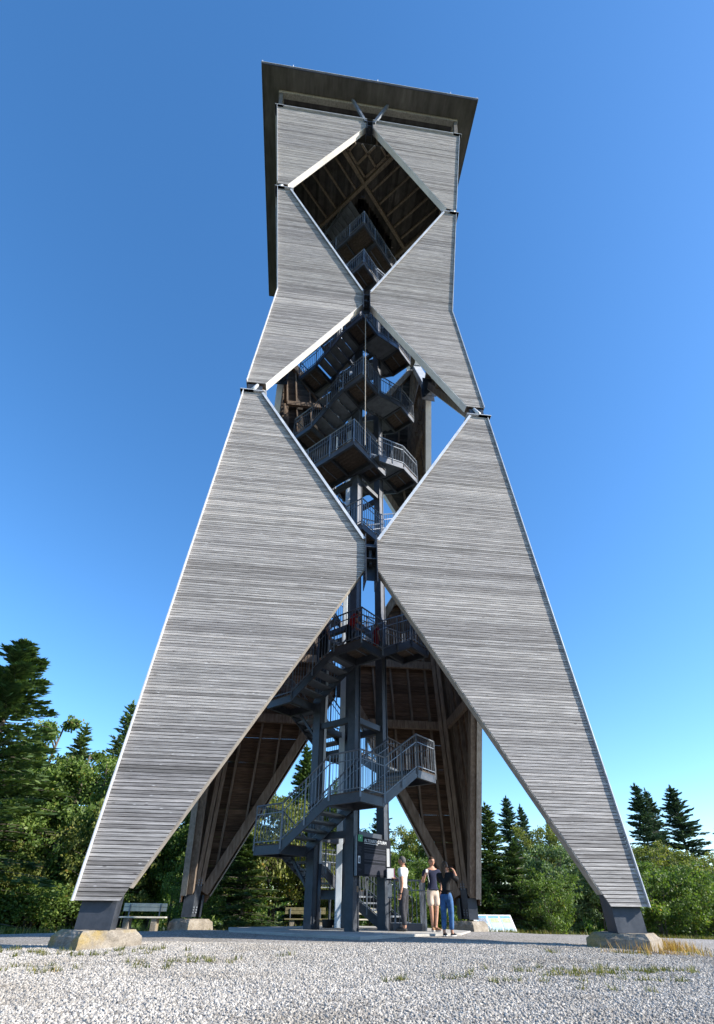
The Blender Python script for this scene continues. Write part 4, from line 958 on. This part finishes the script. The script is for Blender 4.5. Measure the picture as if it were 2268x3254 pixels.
KIND = {
 'spruce_big': (conifer(1, 14.0, 9.0, M_NEEDLE, 1.35, .48, .26), 14.0),
 'spruce': (conifer(2, 9.0, 4.6, M_NEEDLE, 1.7, .0, .19), 9.0),
 'fir': (conifer(3, 9.0, 5.0, M_NEEDLEB, 1.25, .0, .20), 9.0),
 'fir2': (conifer(4, 9.0, 4.2, M_NEEDLEB, 1.1, .05, .20), 9.0),
 'young_spruce': (conifer(5, 5.0, 4.2, M_NEEDLE, 2.1, .0, .17), 5.0),
 'larch': (conifer(9, 9.0, 3.6, M_LEAFP, 1.15, .08, .17), 9.0),
 'fir3': (conifer(21, 9.0, 5.6, M_NEEDLEB, .95, .12, .23), 9.0), 'spruce2': (conifer(22, 9.0, 5.2, M_NEEDLE, 1.5, .05, .2), 9.0),
 'birch': (broadleaf(12, 9.0, 4.6, 19000, .14, M_LEAF), 9.0),
 'willow': (broadleaf(13, 7.0, 5.0, 20000, .13, M_LEAFY, 0, 'bush'), 7.0),
 'alder': (broadleaf(14, 7.0, 5.2, 22000, .13, M_LEAF, 0, 'bush'), 7.0),
 'bush': (broadleaf(15, 3.6, 4.0, 11000, .11, M_LEAF, 0, 'bush'), 3.6),
 'bush_pale': (broadleaf(16, 4.2, 3.8, 11000, .11, M_LEAFP, 0, 'bush'), 4.2),
 'bush_yellow': (broadleaf(17, 4.2, 4.6, 13000, .12, M_LEAFY, 0, 'bush'), 4.2),
 'shrub_low': (broadleaf(18, 1.5, 2.4, 5000, .08, M_LEAF, 0, 'bush'), 1.5),
}
DESC = {'fir3': ('bluish fir', 'fir_tree'), 'spruce2': ('green spruce', 'spruce_tree'), 'spruce_big': ('spruce', 'spruce_tree'), 'spruce': ('dense green spruce', 'spruce_tree'), 'fir': ('bluish fir', 'fir_tree'), 'fir2': ('slender bluish fir', 'fir_tree'), 'young_spruce': ('bushy dark young spruce', 'spruce_tree'),
        'larch': ('airy slender pale tree', 'deciduous_tree'), 'birch': ('green leafy tree', 'deciduous_tree'), 'willow': ('yellowing broad tree', 'deciduous_tree'), 'alder': ('dense green broad tree', 'deciduous_tree'),
        'bush': ('green bush', 'bush'), 'bush_pale': ('silvery green bush', 'bush'), 'bush_yellow': ('yellow green bush', 'bush'), 'shrub_low': ('low green shrub', 'bush')}
def tree(kind, x, y, h, label, sxy=1.0, rot=None):
    (trm, crm), h0 = KIND[kind]; nm = DESC[kind][1]; cat = 'bush' if nm == 'bush' else 'tree'
    z = gz(x, y)-.1; T = thing(nm, label, cat, (x, y, z), 'trees and bushes behind the gravel'); k_ = h/h0
    T.rotation_euler = (0, 0, random.random()*6.28 if rot is None else rot); T.scale = (k_*sxy, k_*sxy, k_)
    for nmp, me in (('trunk', trm), ('crown', crm)):
        o = bpy.data.objects.new(nmp, me); COL.objects.link(o); o.parent = T
    return T
TR = [
 # left edge of the photo
 ('spruce_big', -17.6, 12.6, 15.0, 'tallest spruce at the left edge with bare lower branches', 1.3),
 ('birch', -19.52, 22.08, 14.66, 'green leafy tree next to the tallest spruce', 1.0), ('larch', -17.05, 22.08, 13.32, 'airy slender tree against the sky left of the tower', 1.0),
 ('larch', -14.36, 22.64, 15.33, 'thin pale tree top just touching the left edge of the tower', .9), ('spruce', -19.07, 18.27, 10.85, 'dense green spruce in front of the leafy trees', 1.15),
 ('birch', -16.16, 20.29, 11.97, 'leafy tree halfway between the left edge and the tower', 1.15), ('spruce2', -17.28, 16.70, 8.39, 'green spruce low between the left edge and the tower', 1.25),
 ('alder', -13.69, 19.28, 10.40, 'broad green tree behind the left front leg', 1.0), ('bush', -17.05, 14.91, 5.03, 'green bush at the far left gravel edge', 1.1),
 ('bush_yellow', -14.59, 14.24, 4.58, 'yellow green bush at the left gravel edge beside the front leg', 1.0), ('bush_yellow', -10.33, 14.24, 5.92, 'yellow green bush right behind the bleached bench', .9),
 ('bush', -12.57, 14.91, 6.15, 'green bush rising between bench and left leg', .9), ('alder', -10.56, 16.93, 9.73, 'broad tree visible right of the left front leg', .9),
 ('shrub_low', -13.47, 12.67, 2.23, 'low shrub beside the left front footing', 1.3), ('shrub_low', -15.71, 12.90, 2.45, 'low shrub at the far left', 1.3), ('shrub_low', -11.34, 12.67, 2.12, 'low shrub left of the bleached bench', 1.2),
 ('alder', -17.28, 16.03, 7.04, 'broad tree cut by the left edge', 1.0), ('spruce', -23.88, 20.96, 14.10, 'spruce beyond the left edge behind the tallest one', 1.0),
 ('young_spruce', -14.59, 16.03, 6.60, 'bushy spruce close behind the left gravel edge', 1.0), ('alder', -21.76, 22.64, 11.97, 'broad tree behind the tallest spruce', 1.0), ('birch', -12.12, 20.96, 10.85, 'tall leafy tree behind the left rear leg', 1.0),
 # seen between the legs
 ('birch', -9.2, 16.5, 10.4, 'tall leafy tree closing the gap left of the left rear leg', 1.0), ('alder', -7.6, 15.2, 8.4, 'broad tree hidden behind the left rear leg', 1.0),
 ('young_spruce', -3.6, 9.4, 3.9, 'dark bushy spruce between left rear leg and stairs', 1.35), ('bush', -5.6, 8.6, 2.6, 'green bush beside the left rear footing', .9),
 ('spruce', -1.1, 12.8, 9.2, 'tall spruce seen behind the stair core', .9), ('bush_yellow', -2.4, 11.5, 5.9, 'yellow leafed bush behind the first railing', .8),
 ('birch', -4.2, 13.8, 10.6, 'pale green tree rising behind the left stair columns', 1.0), ('birch', -.4, 15.0, 8.6, 'broad green tree filling the gap behind the stair core', 1.0), ('alder', 1.6, 14.6, 6.0, 'broad tree behind the right stair column', .9), ('willow', 4.4, 14.0, 5.4, 'yellowing tree between right column and right rear leg', .9),
 ('alder', -4.6, 12.5, 6.6, 'broad tree behind the left rear leg', .8), ('bush_yellow', .2, 10.4, 3.6, 'yellow bush behind the cable duct', .8),
 ('larch', .6, 13.5, 7.6, 'slim tree against the sky between the stair columns', .8), ('fir', 3.2, 13.6, 6.6, 'fir above the heads of the two men', .8),
 ('alder', 2.2, 11.2, 4.6, 'green tree directly behind the information board', .8), ('bush', 3.6, 9.2, 3.3, 'green bush behind the man in the white t-shirt', .9),
 ('bush', 5.6, 10.2, 3.2, 'green bush behind the right rear leg', .9), ('alder', 6.2, 13.0, 5.0, 'broad tree behind the right rear leg', .9),
 ('bush', 1.2, 9.6, 2.2, 'small bush behind the first steps', .8),
 # right of the tower
 ('bush', 9.2, 12.4, 3.6, 'green bush between the slanted info desk and the spruces', 1.1), ('alder', 7.4, 15.0, 5.6, 'broad tree hidden behind the right rear leg', .9),
 ('spruce2', 8.7, 12.2, 6.3, 'dense spruce touching the right rear leg', 1.1), ('young_spruce', 9.4, 10.6, 4.2, 'bushy spruce behind the slanted info desk', .95),
 ('fir3', 13.2, 20.0, 8.6, 'fir top above the bushes right of the rear leg', .8), ('fir2', 14.4, 20.5, 8.2, 'second fir top right of the rear leg', .8), ('fir2', 16.6, 21.0, 7.6, 'small fir top close to the right front leg', .7),
 ('bush_pale', 11.6, 11.6, 4.4, 'silvery green bush in the middle of the right hedge', 1.0), ('willow', 12.6, 14.2, 5.9, 'yellowing tree in the gap beside the right leg', .9),
 ('bush', 10.4, 9.6, 2.7, 'green bush right of the slanted info desk', 1.0), ('bush_pale', 13.6, 10.8, 3.8, 'silvery bush seen under the right leg', 1.0),
 ('bush', 14.9, 11.6, 3.7, 'dark green bush next to the right front leg', 1.0), ('alder', 14.2, 14.4, 5.0, 'broad tree behind the right front leg', .9),
 ('bush', 17.0, 11.4, 3.6, 'green bush directly right of the right footing', 1.0), ('bush', 19.0, 12.0, 3.6, 'green bush second from the right footing', 1.1),
 ('willow', 19.4, 14.8, 5.3, 'broad yellowing tree right of the tower', 1.0), ('willow', 22.6, 15.8, 5.0, 'yellowing tree near the right edge', 1.1),
 ('alder', 17.2, 15.0, 4.9, 'green tree just outside the right outer edge of the tower', .9),
 ('bush_yellow', 21.4, 12.8, 3.7, 'yellow green bush near the right edge', 1.1), ('bush', 23.8, 13.2, 3.7, 'green bush cut by the right edge', 1.1), ('willow', 26.2, 17.0, 5.3, 'yellowing tree cut by the right edge', 1.1),
 ('fir', 24.6, 22.0, 10.6, 'first of the tall firs against the sky on the right', .95), ('fir2', 25.9, 22.6, 10.4, 'slender fir between the two tall firs on the right', .8),
 ('fir3', 28.3, 23.0, 10.9, 'tallest fir on the right with wide lower branches', 1.0), ('fir', 32.0, 23.0, 9.0, 'fir at the right edge of the photo', .9),
]
for kind, x, y, h, lab, sxy in TR: tree(kind, x, y, h, lab, sxy)
# far wood closing the horizon behind the gaps
rgf = np.random.default_rng(5); PC = []
for i in range(1300):
    an = rgf.uniform(0, 2*math.pi); rr = rgf.uniform(38, 70); x, y = rr*math.cos(an), rr*math.sin(an)
    if y < -20 and abs(x) < 60: pass
    c = np.array([x, y, gz(x, y)]); hh = rgf.uniform(4, 8.0) if (y > 0 and x < 8) else rgf.uniform(2.5, 6.0) if y > 0 else rgf.uniform(5, 9); n = 140
    P = rgf.normal(size=(n, 3))*np.array([1.3, 1.3, .28*hh])+c+np.array([0, 0, hh*.5]); PC.append(P)
PC = np.concatenate(PC); V = leaves(None, None, PC, .55, rgf)
o = bpy.data.objects.new('far_wood', quads_mesh('far_wood', V, np.clip(rgf.normal(.4, .25, len(PC)), 0, 1), M_LEAF)); COL.objects.link(o); o['kind'] = 'stuff'

# undergrowth along the gravel edge, grass tufts on the gravel
def blades(name, cents, h, m, kind, lean=.5, wd=.008):
    n = len(cents); rg = rng; an = rg.random(n)*6.28; ln = rg.random(n)*lean; hh = h*(.5+.8*rg.random(n)); d = np.stack([np.cos(an)*ln, np.sin(an)*ln, np.ones(n)], 1)*hh[:, None]
    s_ = np.stack([-np.sin(an), np.cos(an), np.zeros(n)], 1)*wd; V = np.stack([cents-s_, cents+s_, cents+d*.6+s_*.7+np.array([0, 0, 0]), cents+d], 1).reshape(-1, 3)
    o = bpy.data.objects.new(name, quads_mesh(name, V, rg.random(n), m)); COL.objects.link(o); o['kind'] = kind; return o
def gpts(x, y): return np.array([[a, b, gz(a, b)+mnoise.noise(Vector((a*.8, b*.8, 0)))*.018+mnoise.noise(Vector((a*.25, b*.25, 3)))*.03-.003] for a, b in zip(x, y)])
P = []
for i in range(9000):
    x = random.uniform(-24, 30); y = edge_back(x)+abs(random.gauss(0, .8))-.15; P.append((x, y))
P = np.array(P); blades('grass', gpts(P[:, 0], P[:, 1]), .22, M_GRASS, 'stuff', .8, .014)
patches = []   # (x, y, sx, sy, blades)
patches += [(-5.9, -5.9, .5, .25, 260), (-4.9, -6.3, .5, .15, 200), (-4.0, -5.6, .35, .2, 160), (-6.4, -5.2, .3, .3, 140)]
patches += [(-3.9, -7.6, .5, .15, 120), (-3.3, -7.2, .45, .12, 100), (-2.7, -7.0, .3, .12, 110), (-4.6, -7.9, .4, .12, 70), (-5.4, -7.5, .5, .2, 60), (-1.9, -6.6, .5, .1, 50)]
patches += [(1.6, -8.3, .5, .14, 150), (2.3, -8.15, .5, .14, 170), (3.0, -7.9, .5, .16, 190), (3.7, -8.0, .35, .12, 160), (.3, -8.6, .3, .08, 60), (-.3, -8.7, .15, .06, 40), (1.0, -8.8, .4, .08, 70), (2.9, -8.7, .5, .12, 110), (1.4, -7.9, .3, .1, 60), (4.4, -8.1, .4, .15, 90), (2.2, -9.3, .3, .1, 30)]
patches += [(4.4, -6.2, .4, .12, 90), (3.0, -6.0, .12, .08, 30), (5.9, -5.6, .3, .2, 160)]
P = []
for (x, y, sx_, sy_, n) in patches:
    k_ = max(3, n//14)
    for _ in range(k_):
        cx_, cy_ = random.gauss(x, sx_), random.gauss(y, sy_)
        for _ in range(14): P.append((random.gauss(cx_, .035), random.gauss(cy_, .03)))
P = np.array(P); blades('grass', gpts(P[:, 0], P[:, 1]), .075, M_GRASS, 'stuff', 1.3, .006)
P = np.array([(random.gauss(5.95, .16), random.gauss(-5.0, .28)) for _ in range(420)] + [(random.gauss(5.0, .5), random.gauss(-6.05, .08)) for _ in range(160)])
blades('dry_grass', gpts(P[:, 0], P[:, 1]), .20, M_DRY, 'stuff', .8, .006)
P = np.array([(random.uniform(-8, 8), random.uniform(4.5, 8.5)) for _ in range(1200)]); blades('grass', gpts(P[:, 0], P[:, 1]), .08, M_GRASS, 'stuff', 1., .01)

# gravel stones near the camera (geometry nodes scatter, one object)
stones = bpy.data.collections.new('stones')
for i in range(5):
    bm = bmesh.new(); bmesh.ops.create_icosphere(bm, subdivisions=1, radius=.5)
    for v in bm.verts: v.co = Vector((v.co.x*random.uniform(.8, 1.25), v.co.y*random.uniform(.75, 1.1), v.co.z*random.uniform(.5, .8)))
    me = bpy.data.meshes.new('stone'); bm.to_mesh(me); bm.free(); me.materials.append(M_STONE)
    o = bpy.data.objects.new('stone_source', me); stones.objects.link(o)
gp = MB(); xs = np.arange(-7.5, 7.51, .25); ys = np.arange(-12, -3.9, .25); nn = len(xs)
vv = [(x, y, gz(x, y)+mnoise.noise(Vector((x*.8, y*.8, 0)))*.018+mnoise.noise(Vector((x*.25, y*.25, 3)))*.03) for y in ys for x in xs]
gp.add(vv, [(j*nn+i, j*nn+i+1, (j+1)*nn+i+1, (j+1)*nn+i) for j in range(len(ys)-1) for i in range(nn-1)])
GO = gp.obj('gravel', M_STONE, kind='stuff')
ng = bpy.data.node_groups.new('scatter', 'GeometryNodeTree'); ng.interface.new_socket('Geometry', in_out='INPUT', socket_type='NodeSocketGeometry'); ng.interface.new_socket('Geometry', in_out='OUTPUT', socket_type='NodeSocketGeometry')
A = ng.nodes.new; gi = A('NodeGroupInput'); go = A('NodeGroupOutput'); dpn = A('GeometryNodeDistributePointsOnFaces'); dpn.inputs['Density'].default_value = 2500
iop = A('GeometryNodeInstanceOnPoints'); ci = A('GeometryNodeCollectionInfo'); ci.inputs['Collection'].default_value = stones; ci.inputs['Separate Children'].default_value = True; ci.inputs['Reset Children'].default_value = True
pw = A('ShaderNodeMath'); pw.operation = 'POWER'; pw.inputs[1].default_value = 2.2; mr = A('ShaderNodeMapRange'); mr.inputs[3].default_value = .011; mr.inputs[4].default_value = .044
rv = A('FunctionNodeRandomValue'); rv.data_type = 'FLOAT_VECTOR'; rv.inputs[1].default_value = (6.28, 6.28, 6.28); rs = A('FunctionNodeRandomValue'); rs.data_type = 'FLOAT'; rs.inputs[2].default_value = 0.0; rs.inputs[3].default_value = 1.0
L = ng.links.new; L(gi.outputs[0], dpn.inputs['Mesh']); L(dpn.outputs['Points'], iop.inputs['Points']); L(ci.outputs[0], iop.inputs['Instance']); iop.inputs['Pick Instance'].default_value = True
L(rv.outputs[0], iop.inputs['Rotation']); L(rs.outputs[1], pw.inputs[0]); L(pw.outputs[0], mr.inputs[0]); L(mr.outputs[0], iop.inputs['Scale']); L(iop.outputs[0], go.inputs[0])
md = GO.modifiers.new('scatter', 'NODES'); md.node_group = ng
